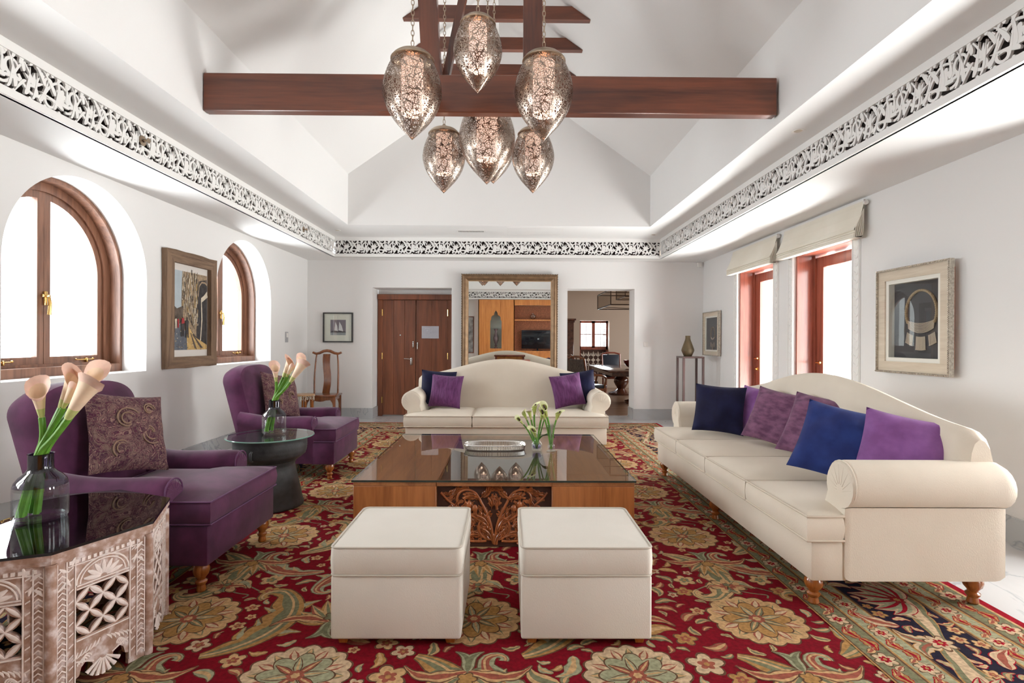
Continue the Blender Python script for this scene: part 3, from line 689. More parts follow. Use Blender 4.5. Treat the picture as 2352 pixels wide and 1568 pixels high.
def armchair(label, loc, rz):
    root = thing('velvet_armchair', label, 'armchair', loc, rz, 'purple velvet armchairs'); h = .42; F = .22; D = 1.02
    mb = MB(); mb.rbox(-h, h, .015, F+.03, .15, .37, .014, 2); mb.rbox(-h+.06, h-.06, F, D-.06, .15, .37, .01, 1); mb.build('base', M['purple'], root)
    ol = [(-h, 0), (h, 0), (h, F), (h-.1, F), (h-.1, .78), (-h+.1, .78), (-h+.1, F), (-h, F)]
    mb = MB(); puffy(mb, ol, .375, .505, .024, .045, 0, None, .12, .008); c = mb.build('seat_cushion', M['purple'], root)
    mb = MB()
    for z in (.501, .378):
        P = []
        for i in range(8):
            a, b = ol[i], ol[(i+1) % 8]
            for j in range(10): P.append(((a[0]+(b[0]-a[0])*j/10)*.997, .39+(a[1]+(b[1]-a[1])*j/10-.39)*.997, z))
        mb.tube(P, .005, 6, 0, None, True)
    mb.build('piping', M['purplecord'], c)
    # back: arched slab, leaning
    def wid(t): return .36+.045*t-(.0 if t < .8 else .30*((t-.8)/.2)**2.6)
    mb = MB(); N = 34; Hb = .80; rows = []
    o2 = []
    K = 16
    for i in range(K+1): t = i/K*.80; o2.append((wid(t), t*Hb))
    for i in range(1, 13):
        a = pi/2*i/12; w0 = wid(.8); o2.append((w0*cos(a)**.62, (.8+.2*sin(a))*Hb))
    right = o2; left = [(-p[0], p[1]) for p in o2[::-1][1:]]
    out = right+left
    Mx = T(0, .80, .36) @ R(radians(-13), 'X') @ Matrix(((1,0,0,0),(0,0,-1,.1),(0,1,0,0),(0,0,0,1)))
    puffy(mb, out, -.11, .10, .05, .03, 0, Mx, .16, .01, sub=0)
    mb.build('backrest', M['purple'], root, True)
    for s in (-1, 1):   # low scroll arms
        mb = MB(); rows = []
        for i in range(13):
            t = i/12; y = F+(.74)*t; q = 1; cz = .53+.012*cos(t*pi*1.6)+.05*t*t; r = .088
            if i == 0: q = .86
            if i == 1: y = F+.03; q = .98
            cx = h-.045
            prof = [(h-.10, .16), (h-.10, .46)]+[(cx+r*cos(a), cz+r*sin(a)) for a in [radians(200-k*20) for k in range(13)]]+[(h+.004, .45), (h+.004, .16)]
            pc = (h-.03, .4); rows.append([(s*(pc[0]+(p[0]-pc[0])*q), y, pc[1]+(p[1]-pc[1])*q if p[1] > .2 else p[1]) for p in prof])
        mb.grid(rows, 0, True, None, wrap=True); mb.poly(rows[0]); mb.poly(rows[-1]); arm = mb.build('armrest', M['purple'], root, True)
        mb = MB(); mb.tube([(s*(h-.085), F+.004, .17), (s*(h-.085), F+.004, .46)]+[(s*(h-.045+.08*cos(a)), F+.006, .55+.07*sin(a)) for a in [radians(195-k*20) for k in range(12)]]+[(s*(h-.005), F+.006, .45), (s*(h-.005), F+.006, .17)], .005, 6)
        for k in range(7):
            a = radians(190-k*32); mb.tube([(s*(h-.045+.022*cos(a)), F-.002, .545+.022*sin(a)), (s*(h-.045+.07*cos(a)), F, .548+.07*sin(a))], lambda t: .001+.003*sin(pi*t), 6)
        mb.build('piping', M['purplecord'], arm)
    for x in (-h+.05, h-.05):
        turned_leg(root, x, .075, .155, .043); turned_leg(root, x, D-.16, .155, .036)
    return root
armchair('purple velvet armchair nearest the camera, behind the carved octagonal table', (-1.61, 3.37, RUGZ), pi/2)
armchair('purple velvet armchair farther back, beyond the round bronze drum table', (-1.70, 5.80, RUGZ), pi/2)
# paisley cushions
def paisley_mat():
    m, t, p, o = newmat('paisley_chenille'); v = coords(t)
    n = nd(t, 'ShaderNodeTexNoise'); n.inputs['Scale'].default_value = 9; n.inputs['Detail'].default_value = 1; n.inputs['Distortion'].default_value = 3.5
    t.links.new(v, n.inputs['Vector'])
    n2 = nd(t, 'ShaderNodeTexNoise'); n2.inputs['Scale'].default_value = 38; n2.inputs['Detail'].default_value = 2; n2.inputs['Distortion'].default_value = 1.5
    t.links.new(v, n2.inputs['Vector'])
    A, B, C_ = lin(60, 8, 38), lin(120, 96, 84), lin(164, 132, 116)
    c = ramp(t, n.outputs[0], [(.38, A), (.44, B), (.47, A), (.53, A), (.56, C_), (.60, A), (.66, B)])
    c2 = ramp(t, n2.outputs[0], [(.42, A), (.5, lin(124, 100, 90)), (.58, lin(88, 18, 52))])
    mx = nd(t, 'ShaderNodeMix', data_type='RGBA'); mx.inputs[0].default_value = .35; t.links.new(c, mx.inputs[6]); t.links.new(c2, mx.inputs[7])
    t.links.new(mx.outputs[2], p.inputs['Base Color']); p.inputs['Roughness'].default_value = .8
    bump(t, p, n2.outputs[0], .5, .006); return m
M['paisley'] = paisley_mat()
def paisley_pillow(label, loc, yaw, lean, roll, size, seed):
    o = pillow(label, loc, radians(yaw), radians(lean), radians(roll), size, M['paisley'], .15, seed=seed, group='paisley cushions on the armchairs')
    mb = MB(); s = size/2
    # raised teardrop scrolls
    for (x, y, r, a, mi) in ((-.05, .06, .085, .5, False), (.09, -.02, .075, 2.2, True), (-.09, -.11, .06, 1.0, True), (.10, .13, .05, .2, False)):
        for q, rr in ((0, 1), (1, .62)):
            sp = xf(spiral(0, 0, r*rr, r*rr*.35, 0, 5.2, 22), x, y, 1, a, mi)
            mb.tube([(p[0], -(.075*max(0, (1-abs(p[0]/s)**2.6)*(1-abs(p[1]/s)**2.6))**.55)-.004, p[1]) for p in sp], .0045, 6)
    mb.build('embroidery', plain('beaded_braid', lin(136, 108, 88), .6, bmp=.5, nscale=90), o)
    return o
paisley_pillow('burgundy paisley cushion leaning in the nearest armchair', (-2.25, 3.33, .565), 74, 20, 10, .50, 21)
paisley_pillow('burgundy paisley cushion in the farther armchair behind the drum table', (-2.34, 5.78, .565), 70, 20, 10, .48, 22)

# ottomans ------------------------------------------------------------
def ottoman(label, x0, x1, y0=2.45, y1=3.05):
    root = thing('ottoman', label, 'ottoman', ((x0+x1)/2, (y0+y1)/2, RUGZ), 0, 'cream cube ottomans'); a = (x1-x0)/2; b = (y1-y0)/2
    mb = MB(); mb.rbox(-a+.004, a-.004, -b+.004, b-.004, .028, .318, .012, 3); mb.build('body', M['ottoman'], root)
    mb = MB(); puffy(mb, rrect(-a, a, -b, b, .03), .322, .445, .010, .012, 0, None, .10, .003); lid = mb.build('cushion_top', M['ottoman'], root)
    mb = MB()
    for z in (.446, .32): mb.tube([(p[0]*.992, p[1]*.992, z) for p in rrect(-a, a, -b, b, .03)], .0045, 8, 0, None, True)
    mb.build('piping', M['ottocord'], lid)
    for sx in (-1, 1):
        for sy in (-1, 1):
            mb = MB(); cx, cy_ = sx*(a-.055), sy*(b-.05); t, l = .028, .018
            mb.add([(cx-l, cy_-l, 0), (cx+l, cy_-l, 0), (cx+l, cy_+l, 0), (cx-l, cy_+l, 0), (cx-t, cy_-t, .045), (cx+t, cy_-t, .045), (cx+t, cy_+t, .045), (cx-t, cy_+t, .045)],
                   [(0,3,2,1),(4,5,6,7),(0,1,5,4),(1,2,6,5),(2,3,7,6),(3,0,4,7)]); mb.build('leg', M['legwood'], root)
    return root
ottoman('cream square ottoman on the left, in front of the coffee table', -.80, -.20)
ottoman('cream square ottoman on the right, in front of the coffee table', .065, .67)

# carved relief vocabulary ---------------------------------------------
def acanthus(mb, Mx, x, y, a, s, mir=False, h=.014, mi=0, lobes=4):
    spine = bez((0, 0), (.35, .12), (.75, .1), (1, -.22), 16)
    relief(mb, xf(spine, x, y, s, a, mir), lambda t: s*(.10*(1-t)+.02), h*1.25, Mx, mi, 0, True)
    for k in range(lobes):
        t = (k+1)/(lobes+1); i = int(t*15); p = spine[i]; L = .42*(1-.45*t)
        for sd in (-1, 1):
            lf = bez((0, 0), (.3*L, sd*.42*L), (.8*L, sd*.62*L), (1.1*L, sd*.35*L), 7)
            lf = [(p[0]+q[0], p[1]+q[1]) for q in lf]
            relief(mb, xf(lf, x, y, s, a, mir), lambda t: s*(.075*sin(pi*(.12+.85*t))+.004), h, Mx, mi, 0, True)
def scroll(mb, Mx, cx, cy_, r0, r1, a0, a1, w0, h=.012, mi=0):
    relief(mb, spiral(cx, cy_, r0, r1, a0, a1, 26), lambda t: w0*(1-.5*t), h, Mx, mi)
def carve_panel(mb, Mx, W, H, mi=0):
    """symmetric foliate carving about u=0, v 0..H, half width W/2"""
    for mir in (False, True):
        sg = -1 if mir else 1
        st = bez((.0, .02), (.02, H*.5), (.06, H*.6), (.10, H*.8), 20); relief(mb, xf(st, 0, 0, 1, 0, mir), lambda t: .009, .018, Mx, mi)
        st = bez((.10, H*.8), (.14, H*1.02), (.26, H*.98), (.25, H*.75), 16); relief(mb, xf(st, 0, 0, 1, 0, mir), lambda t: .009*(1-.3*t), .016, Mx, mi)
        st = bez((.01, .05), (.10, H*.1), (.13, H*.36), (.08, H*.45), 16); relief(mb, xf(st, 0, 0, 1, 0, mir), lambda t: .008, .015, Mx, mi)
        st = bez((.02, H*.3), (.1, H*.5), (.28, H*.62), (.36, H*.9), 18); relief(mb, xf(st, 0, 0, 1, 0, mir), lambda t: .008, .015, Mx, mi)
        st = bez((.05, .04), (.2, .02), (.34, H*.2), (.30, H*.42), 18); relief(mb, xf(st, 0, 0, 1, 0, mir), lambda t: .008, .015, Mx, mi)
        for (x, y, a, s) in ((.012, .02, 1.2, .15), (.03, H*.30, 1.0, .15), (.10, H*.80, .2, .13), (.10, H*.8, 2.4, .12), (.16, H*.5, .1, .13), (.16, H*.52, 1.4, .12), (.09, H*.45, 2.6, .10),
                             (.30, H*.42, 1.9, .14), (.30, H*.42, .3, .09), (.25, H*.75, -1.2, .12), (.33, H*.86, 2.8, .12), (.16, .02, .5, .14), (.24, .05, .1, .15), (.3, H*.15, 1.2, .12), (.35, H*.62, -1.6, .1),
                             (.20, H*.25, 2.2, .12), (.08, H*.16, .3, .11), (.06, H*.95, 3.0, .09), (.2, H*.93, -.1, .10), (.02, H*.62, 1.5, .10), (.35, H*.3, -1.8, .08), (.13, H*.33, .9, .1)):
            acanthus(mb, Mx, sg*x, y, a if not mir else -a, s*.78, mir, .019, mi)
        rf = random.Random(17)
        for k in range(60):
            x, y = rf.uniform(.03, W/2-.04), rf.uniform(.02, H-.03); a = rf.uniform(0, 2*pi); s = rf.uniform(.045, .075)
            acanthus(mb, Mx, sg*x, y, a if not mir else -a, s, mir, .007, mi, 3)
        for (x, y, r) in ((.19, H*.38, .035), (.28, H*.62, .03), (.31, H*.06, .03)):
            scroll(mb, Mx, sg*x, y, r, r*.2, 0 if not mir else pi, 8 if not mir else pi-8, .008, .014, mi)
            mb.ball((sg*x, y, .006), .010, 8, 5, mi, (1, 1, .8), Mx)
        for (x, y) in ((.13, H*.64), (.17, H*.70)): mb.ball((sg*x, y, .01), .02, 10, 6, mi, (1, 1.3, .6), Mx)

# coffee table ----------------------------------------------------------
cx0, cx1, cy0, cy1, ch = -1.02, .855, 3.60, 5.38, .447
root = thing('coffee_table', 'large low square teak coffee table with carved centre panels and glass top', 'table', ((cx0+cx1)/2, (cy0+cy1)/2, RUGZ))
hw, hd = (cx1-cx0)/2, (cy1-cy0)/2; pw = .385
for sx in (-1, 1):
    for sy in (-1, 1):
        mb = MB(); xa, xb = sorted((sx*hw, sx*pw)); ya, yb = sorted((sy*hd, sy*pw)); mb.rbox(xa, xb, ya, yb, 0, ch-.03, .003, 1); mb.build('corner_block', M['tablewood'], root)
mb = MB(); mb.rbox(-hw, -pw, -hd, hd, ch-.03, ch-.002, .003, 1); mb.rbox(pw, hw, -hd, hd, ch-.03, ch-.002, .003, 1)
mb.rbox(-pw, pw, -hd, -hd+.06, ch-.03, ch-.002, .003, 1); mb.rbox(-pw, pw, hd-.06, hd, ch-.03, ch-.002, .003, 1); mb.box(-pw, pw, -hd+.06, hd-.06, ch-.06, ch-.04, 1)
for k in range(1, 3):
    for s in (-1, 1): mb.box(s*(pw+(hw-pw)*k/3)-.001, s*(pw+(hw-pw)*k/3)+.001, -hd, hd, ch-.002, ch-.0015)
mb.build('wooden_top', [M['tabletop'], M['dark_carved']], root)
for k, ang in enumerate((0, pi/2, pi, -pi/2)):
    mb = MB(); dist = hd if k % 2 == 0 else hw; Mx = R(ang) @ plane((0, -dist+.045, 0), (1, 0, 0), (0, 0, 1))
    mb.box(-pw, pw, 0, ch-.03, -.02, 0, 1, Mx); carve_panel(mb, Mx, pw*2, ch-.04)
    mb.build('carved_panel', [M['carved'], M['dark_carved']], root)
mb = MB()
mb.quad((-hw-.01, -hd-.01, ch+.012), (hw+.01, -hd-.01, ch+.012), (hw+.01, hd+.01, ch+.012), (-hw-.01, hd+.01, ch+.012), 0)
for q in ((-hw-.01, hw+.01, -hd-.0105, -hd-.009), (-hw-.01, hw+.01, hd+.009, hd+.0105), (-hw-.0105, -hw-.009, -hd, hd), (hw+.009, hw+.0105, -hd, hd)): mb.box(*q, ch, ch+.012, 1)
mb.build('glass_top', [M['tabglass'], M['glassedge']], root)
CTZ = RUGZ+ch+.013
# ------------------------------------------------------------------ tray, vases, flowers
def oval(a, b, n=48, p=3.0): return [(a*abs(cos(t))**(2/p)*(1 if cos(t) >= 0 else -1), b*abs(sin(t))**(2/p)*(1 if sin(t) >= 0 else -1)) for t in [2*pi*i/n for i in range(n)]]
root = thing('serving_tray', 'oval silver gallery tray on the coffee table', 'tray', (-.10, 4.66, CTZ))
a, b = .245, .115
mb = MB(); mb.prism(oval(a, b), .004, .008); mb.build('tray_base', M['silver'], root)
mb = MB(); P = [oval(a*q, b*q) for q in (1, 1.03, 1.1)]
mb.grid([[(p[0], p[1], z) for p in o] for o, z in ((P[0], .0), (P[1], .008))], 0, True, None, True)
n = 110
for k in range(n):
    t = 2*pi*k/n; o = lambda q: (q*a*abs(cos(t))**(2/3)*(1 if cos(t) >= 0 else -1), q*b*abs(sin(t))**(2/3)*(1 if sin(t) >= 0 else -1))
    mb.tube([(*o(1.03), .006), (*o(1.07), .040)], .0022, 4)
mb.tube([(*p, .042) for p in oval(a*1.075, b*1.1)], .005, 8, 0, None, True); mb.build('gallery_rim', M['silver'], root)

M['petalbase'] = plain('petal_base', lin(196, 200, 128), .5, noise=.15, nscale=20)
def calla(root, p0, p1, tip, size, pet, rim, bend=.0, face=0.0, spad=False, flare=1.0, neck=0):
    """stem from p0 to p1, spathe opening towards tip direction"""
    P0, P1 = Vector(p0), Vector(p1); d = Vector(tip).normalized()
    if neck:
        N = Vector((P0.x*.35+.25*P1.x*.35+.008, P0.y*.5, neck)); dn = (N-P0).normalized()
        path = bez(tuple(P0), tuple(P0.lerp(N, .4)), tuple(N-dn*.06), tuple(N), 7)+bez(tuple(N), tuple(N+dn*.07), tuple(P1-d*size*.7), tuple(P1), 10)[1:]
    else:
        mid = P0.lerp(P1, .55)+Vector((bend, 0, 0)); path = bez(tuple(P0), tuple(P0.lerp(mid, .6)), tuple(P1-d*size*.9), tuple(P1), 12)
    mb = MB(); mb.tube(path, size*.072 if not neck else .0125, 8); mb.build('stem', M['stem'], root)
    q = d.to_track_quat('Z', 'Y').to_matrix().to_4x4(); Mx = Matrix.Translation(P1) @ q @ R(face)
    mb = MB(); rows = []; N = 20
    for j in range(12):
        t = j/11; row = []
        for k in range(N+1):
            a = -pi*1.06+2*pi*1.06*k/N
            r = size*(.075+.13*t**.8+.07*t**2.5*flare); lip = max(0, t-.72)/.28
            z = size*t*(.84+.30*cos(a)*t*t)-size*.10*lip*lip*flare*(.5+.5*abs(cos(a)))
            r2 = r*(1+lip*lip*.55*flare*(.35+.65*cos(a)))*(1+.05*sin(5*a+size*90)*lip)
            if k in (0, N): r2 *= 1+.1*t if k == 0 else 1-.12*t
            r2 *= 1+.07*sin(3*a+size*50)*t; row.append((r2*cos(a), r2*sin(a)*.74, z))
        rows.append(row)
    mb.grid(rows[:4], 2, True, Mx); mb.grid(rows[3:10], 0, True, Mx); mb.grid(rows[9:], 1, True, Mx); fl = mb.build('petal', [pet, rim, M['petalbase']], root)
    if spad: mb = MB(); mb.tube([tuple(Mx @ Vector((0, 0, size*.35))), tuple(Mx @ Vector((size*.08, 0, size*.82)))], size*.06, 8); mb.build('spadix', M['spadix'], root)
def bottle_vase(label, loc, s=1.0):
    root = thing('bottle_vase', label, 'vase', loc, 0, 'smoky-necked glass vases')
    R0 = .100*s; H = .29*s
    mb = MB(); mb.lathe([(.001, .004), (R0*.93, .004), (R0, .012), (R0, H*.47), (R0*.985, H*.52)], 40); mb.lathe([(R0*.95, .0), (R0*.97, .01)], 40); mb.lathe([(.001, .014), (R0*.93, .014), (R0*.965, .024), (R0*.965, H*.50)], 40)
    mb.build('body', M['vaseclear'], root)
    mb = MB(); mb.lathe([(R0*.985, H*.52), (R0*.93, H*.585), (R0*.78, H*.655), (R0*.56, H*.72), (R0*.47, H*.765), (R0*.46, H*.80), (R0*.46, H*.99), (R0*.49, H)], 40); mb.lathe([(R0*.46, H), (R0*.43, H*.99), (R0*.43, H*.78), (R0*.53, H*.72)], 40)
    mb.build('neck', M['vasedark'], root)
    mb = MB(); mb.lathe([(.001, H*.47), (R0*.955, H*.47), (R0*.96, H*.475)], 40); mb.build('water', M['water'], root)
    return root
OC = (-2.065, 2.40); OH = .60
V1 = (OC[0]-.015, OC[1]+.03); vz = OH+.001
bottle_vase('smoky-necked glass bottle vase on the carved octagonal table', (*V1, vz))
def bouquet(name, label, loc, s, items, pet, rim, group=None, spad=False, neck=0):
    root = thing(name, label, 'flowers', loc, 0, group)
    for (bx, by, tx, ty, tz, dx, dy, dz, size, bend, face, fl) in items:
        calla(root, (bx*s, by*s, .02), (tx*s, ty*s, tz*s), (dx, dy, dz), size*s, pet, rim, bend*s, face, spad, fl, neck*s)
    return root
pink = [(-.05, -.03, .028, -.03, .455, -.05, -.1, 1, .175, 0, 2.6, 1.1), (-.03, .02, .070, .02, .49, .45, .05, 1, .185, 0, 1.2, 1.1), (-.055, -.05, .115, -.02, .495, .5, 0, 1, .125, 0, 3.4, .35),
        (-.045, -.045, .160, -.05, .455, .72, -.1, 1, .25, 0, 3.6, .75), (-.02, .0, .165, .02, .53, .45, .1, 1, .175, 0, .3, 1.1), (-.06, .02, .10, .06, .51, .3, .2, 1, .14, 0, 1.5, .9)]
bouquet('calla_lilies', 'blush pink calla lilies in the smoky-necked vase on the octagonal table', (*V1, vz), 1, pink, M['pinkcalla'], M['pinkrim'], 'pink calla lily bunches', False, .27)
DX, DY, DZ = -1.99, 4.57, .605
bottle_vase('smoky-necked glass bottle vase on the round drum table', (DX+.02, DY+.02, DZ+.012), .96)
bouquet('calla_lilies', 'blush pink calla lilies in the vase on the round drum table', (DX+.02, DY+.02, DZ+.012), .96, pink, M['pinkcalla'], M['pinkrim'], 'pink calla lily bunches', False, .27)
# small vases on the coffee table
g1 = (.255, 4.58); g2 = (.375, 4.55)
root = thing('bud_vase', 'small round clear glass vase beside the tray on the coffee table', 'vase', (*g1, CTZ))
mb = MB(); mb.lathe([(.001, .003), (.036, .003), (.042, .01), (.048, .04), (.044, .065), (.028, .085), (.026, .10), (.034, .125), (.045, .16)], 32); mb.lathe([(.001, .012), (.034, .012), (.042, .035), (.038, .06)], 32); mb.build('body', M['vaseclear'], root)
mb = MB(); mb.ball((0, 0, .04), .036, 20, 12, 0, (1, 1, .7)); mb.build('violet_band', thin_glass('violet_glass', (.62, .58, .80, 1), 1, 1.6), root)
root = thing('bud_vase', 'slender fluted clear glass vase with a ball foot on the coffee table', 'vase', (*g2, CTZ))
mb = MB(); mb.lathe([(.001, .002), (.040, .002), (.040, .006), (.018, .016)], 32); mb.ball((0, 0, .042), .030, 20, 12)
mb.lathe([(.016, .07), (.014, .11), (.017, .16), (.026, .20), (.034, .225)], 28); mb.lathe([(.012, .11), (.014, .16), (.023, .20), (.031, .225)], 28); mb.build('body', thin_glass('bright_crystal', (.86, .88, .88, 1), 1, 2.0), root)
gi = [(0, 0, -.115, -.02, .225, -.9, -.2, 1, .07, 0, 3.0, .9), (0, 0, -.085, 0, .26, -.45, -.1, 1, .072, 0, .5, .9), (0, 0, -.05, -.02, .265, -.25, -.3, 1, .075, 0, -1, 1), (.0, 0, -.022, 0, .305, .02, -.1, 1, .085, 0, 0, 1.2),
      (.0, 0, .035, 0, .26, .25, -.1, 1, .085, .01, 2.0, .9), (0, -.01, -.012, -.04, .12, -.35, -.3, 1, .08, 0, 3.3, 1.2), (0, .01, .06, .02, .25, .3, .1, 1, .06, 0, 1, .8)]
gi = [g[:8]+(g[8]*1.3,)+g[9:] for g in gi]
fl = bouquet('calla_lilies', 'green calla lilies with one dark leaf in the small round vase on the coffee table', (*g1, CTZ), 1, gi, M['greencalla'], M['limerim'], None, True)
mb = MB(); rows = []
for i in range(12):
    t = i/11; c = Vector((.02+.13*t, -.01, .09+.045*sin(pi*t*.9))); wd = .028*sin(pi*(.08+.9*t))
    rows.append([(c.x, c.y+wd*q, c.z+.012*abs(q)+.006*sin(9*t+q)) for q in (-1, -.5, 0, .5, 1)])
mb.grid(rows); mb.build('leaf', M['darkleaf'], fl)
gi2 = [(0, 0, -.055, 0, .27, -.35, -.2, 1, .08, 0, 2.5, .9), (0, 0, -.035, .0, .29, -.3, -.1, 1, .10, 0, 3.0, 1), (.0, 0, .04, -.01, .265, .3, -.3, 1, .08, 0, -.8, 1.1)]
gi2 = [g[:8]+(g[8]*1.3,)+g[9:] for g in gi2]
bouquet('calla_lilies', 'green calla lilies in the slender fluted vase on the coffee table', (*g2, CTZ), 1, gi2, M['greencalla'], M['limerim'], None, True)

# ------------------------------------------------------------------ bronze drum table
root = thing('drum_table', 'dark bronze rain drum table with round glass top between the armchairs', 'table', (DX, DY, RUGZ))
H = DZ-RUGZ-.012; mb = MB(); prof = []
pts = [(.262, 0), (.262, .012), (.250, .06), (.235, .14), (.212, .24), (.196, .31), (.192, .345), (.204, .375), (.245, .405), (.274, .43), (.285, .46), (.289, .50), (.288, .545), (.293, H)]
for i in range(len(pts)-1):
    (r0, z0), (r1, z1) = pts[i], pts[i+1]; k = max(1, int((z1-z0)/.009))
    for j in range(k):
        t = j/k; prof.append((r0+(r1-r0)*t+(.0016 if (len(prof) % 2) else 0), z0+(z1-z0)*t))
prof += [(.293, H), (.28, H+.001), (.001, H)]
mb.lathe(prof, 56); mb.build('drum_body', M['bronze'], root)
for ang in (-2.0, -1.62, 1.1, 1.5):
    mb = MB(); Mx = R(ang)
    mb.tube([(.284, -.012, .50), (.303, -.012, .49), (.306, -.012, .455), (.300, -.012, .43), (.278, -.012, .42)], .011, 8, 0, Mx, flat=.6); mb.build('lug_handle', M['bronze'], root)
mb = MB(); mb.lathe([(.001, H+.012), (.345, H+.012)], 64, 0); mb.lathe([(.345, H+.012), (.348, H+.006), (.345, H+.001)], 64, 1); mb.build('glass_top', [M['drumglass'], M['glassedge_green']], root)

# ------------------------------------------------------------------ carved octagonal table
def whitewash():
    m, t, p, o = newmat('whitewashed_carving'); v = coords(t)
    n = nd(t, 'ShaderNodeTexNoise'); n.inputs['Scale'].default_value = 26; n.inputs['Detail'].default_value = 5; t.links.new(v, n.inputs['Vector'])
    t.links.new(ramp(t, n.outputs[0], [(.40, lin(150, 116, 98)), (.54, lin(176, 148, 136)), (.68, lin(214, 200, 198))]), p.inputs['Base Color'])
    p.inputs['Roughness'].default_value = .6; bump(t, p, n.outputs[0], .3, .004); return m
M['wash'] = whitewash()
M['washline'] = plain('white_limed_relief', lin(226, 212, 206), .65, noise=.12, nscale=40)
root = thing('octagonal_table', 'whitewashed carved octagonal side table with pierced sides and dark glass top', 'table', (*OC, RUGZ))
Rr = .485; ap = Rr*cos(pi/8); side = 2*Rr*sin(pi/8); th = OH-RUGZ-.012
octo = lambda r: [(r*cos(k*pi/4), r*sin(k*pi/4)) for k in range(8)]
mb = MB(); mb.prism(octo(Rr*1.035), th-.022, th); mb.prism(octo(Rr*1.015), th-.04, th-.022); mb.build('table_top', M['wash'], root)
mb = MB(); o8 = octo(.505)
mb.poly([(p[0], p[1], th+.011) for p in o8]); mb.build('glass_top', M['blackglass'], root)
gt = root.children[-1] if root.children else None
mb = MB()
for k in range(8):
    a_, b_ = o8[k], o8[(k+1) % 8]; mb.quad((*a_, th), (*b_, th), (*b_, th+.011), (*a_, th+.011))
mb.poly([(p[0], p[1], th+.0005) for p in octo(.502)]); mb.build('glass_edge', plain('dark_glass_edge', lin(26, 20, 22), .15), gt)
def oct_side(k):
    ang = pi/8+k*pi/4
    c = Vector((cos(ang), sin(ang), 0)); u = Vector((-sin(ang), cos(ang), 0))
    Mx = plane((c.x*ap, c.y*ap, 0), u, (0, 0, 1)); hw_ = side/2; top = th-.04
    mb = MB(); d = .018
    # stiles, rails, lattice opening u -.105..+.105, v .25..y
    ow, v0, v1 = .100, .205, .395
    mb.box(-hw_, -ow, 0, top, -d, 0, 0, Mx); mb.box(ow, hw_, 0, top, -d, 0, 0, Mx); mb.box(-ow, ow, v1, top, -d, 0, 0, Mx)
    # lower apron with scalloped cusps
    ap_ = [(-ow, v0), (-ow, .05), (-ow+.012, .055), (-ow+.02, .085), (-ow+.035, .10), (-.04, .085), (-.035, .06), (-.02, .03), (0, .012), (.02, .03), (.035, .06), (.04, .085), (ow-.035, .10), (ow-.02, .085), (ow-.012, .055), (ow, .05), (ow, v0)]
    mb.prism(ap_, -d, 0, 0, Mx)
    # corner posts: slim round column at each vertex
    mb.tube([(hw_, 0, -.003+.0), (hw_, top, -.003)], .019, 12, 0, Mx)
    # mouldings
    for s in (-1, 1):
        for q in (ow+.004, hw_-.052, hw_-.02): mb.box(s*q-.002, s*q+.002, .02, top-.01, 0, .004, 1, Mx)
        n = 22
        for i in range(n):     # chevrons on the stiles
            v = .03+(top-.06)*i/n; uc = s*(hw_-.036)
            mb.poly([(uc-.014, v, .003), (uc, v+.012, .004), (uc+.014, v, .003), (uc+.014, v+.006, .003), (uc, v+.018, .004), (uc-.014, v+.006, .003)], 1, Mx)
            uc = s*(ow+.018)
            if i % 2: mb.poly([(uc-.008, v, .003), (uc+.008, v+.010, .003), (uc+.008, v+.016, .003), (uc-.008, v+.006, .003)], 1, Mx)
    for q in (v1+.006, v0-.008, v1+.018): mb.box(-ow, ow, q-.002, q+.003, 0, .005, 1, Mx)
    for i in range(13): mb.box(-hw_+.06+i*.0215, -hw_+.072+i*.0215, top-.026, top-.012, 0, .004, 1, Mx)     # key fret
    mb.box(-hw_+.055, hw_-.055, top-.034, top-.030, 0, .005, 1, Mx)
    # arch with leaves on the upper panel
    P = [(.10*cos(pi*t/14), v1+.022+.085*sin(pi*t/14)) for t in range(15)]
    relief(mb, P, lambda t: .004, .006, Mx, 1); relief(mb, [(p[0]*.86, v1+.022+(p[1]-v1-.022)*.86) for p in P], lambda t: .003, .005, Mx, 1)
    for i in range(7):
        a = pi*(i+.5)/7; relief(mb, [(r_*cos(a)*.08, v1+.024+r_*sin(a)*.068) for r_ in (.15, .4, .7, .95)], lambda t: .010*sin(pi*(.1+.8*t)), .006, Mx, 1)
    for s in (-1, 1):
        for (x, y, a) in ((.125, v1+.085, .6), (.115, v1+.10, 1.9), (.135, v1+.05, -.8), (.12, v1+.03, 1.2)):
            relief(mb, xf([(0, 0), (.02, .003), (.04, .0)], s*x, y, 1, a if s > 0 else pi-a), lambda t: .008*sin(pi*(.1+.8*t)), .006, Mx, 1)
        for i in range(6): relief(mb, xf([(0, 0), (.02, .004), (.035, .0)], s*(.012+.016*i), v0-.035-.004*i, 1, -.9 if s > 0 else pi+.9), lambda t: .005*sin(pi*(.1+.8*t)), .005, Mx, 1)
        for i in range(5): relief(mb, spiral(s*(.062+.006*i), .115-.004*i, .018-.002*i, .008, 0, 3.5, 8), lambda t: .003, .005, Mx, 1)
        relief(mb, [(s*.035, .088), (s*.06, .10), (s*ow, .115)], lambda t: .003, .005, Mx, 1)
    for i in range(7):      # shell at the centre of the apron
        a = -pi/2+(i-3)*.32; relief(mb, [(0+r_*cos(a), .095+r_*sin(a)) for r_ in (.012, .035, .06, .076)], lambda t: .003+.006*t, .008, Mx, 1)
    mb.build('carved_side', [M['wash'], M['washline']], root)
    # pierced petal lattice
    mb = MB(); n = 4; cw = 2*ow/n; rw = (v1-v0)/n
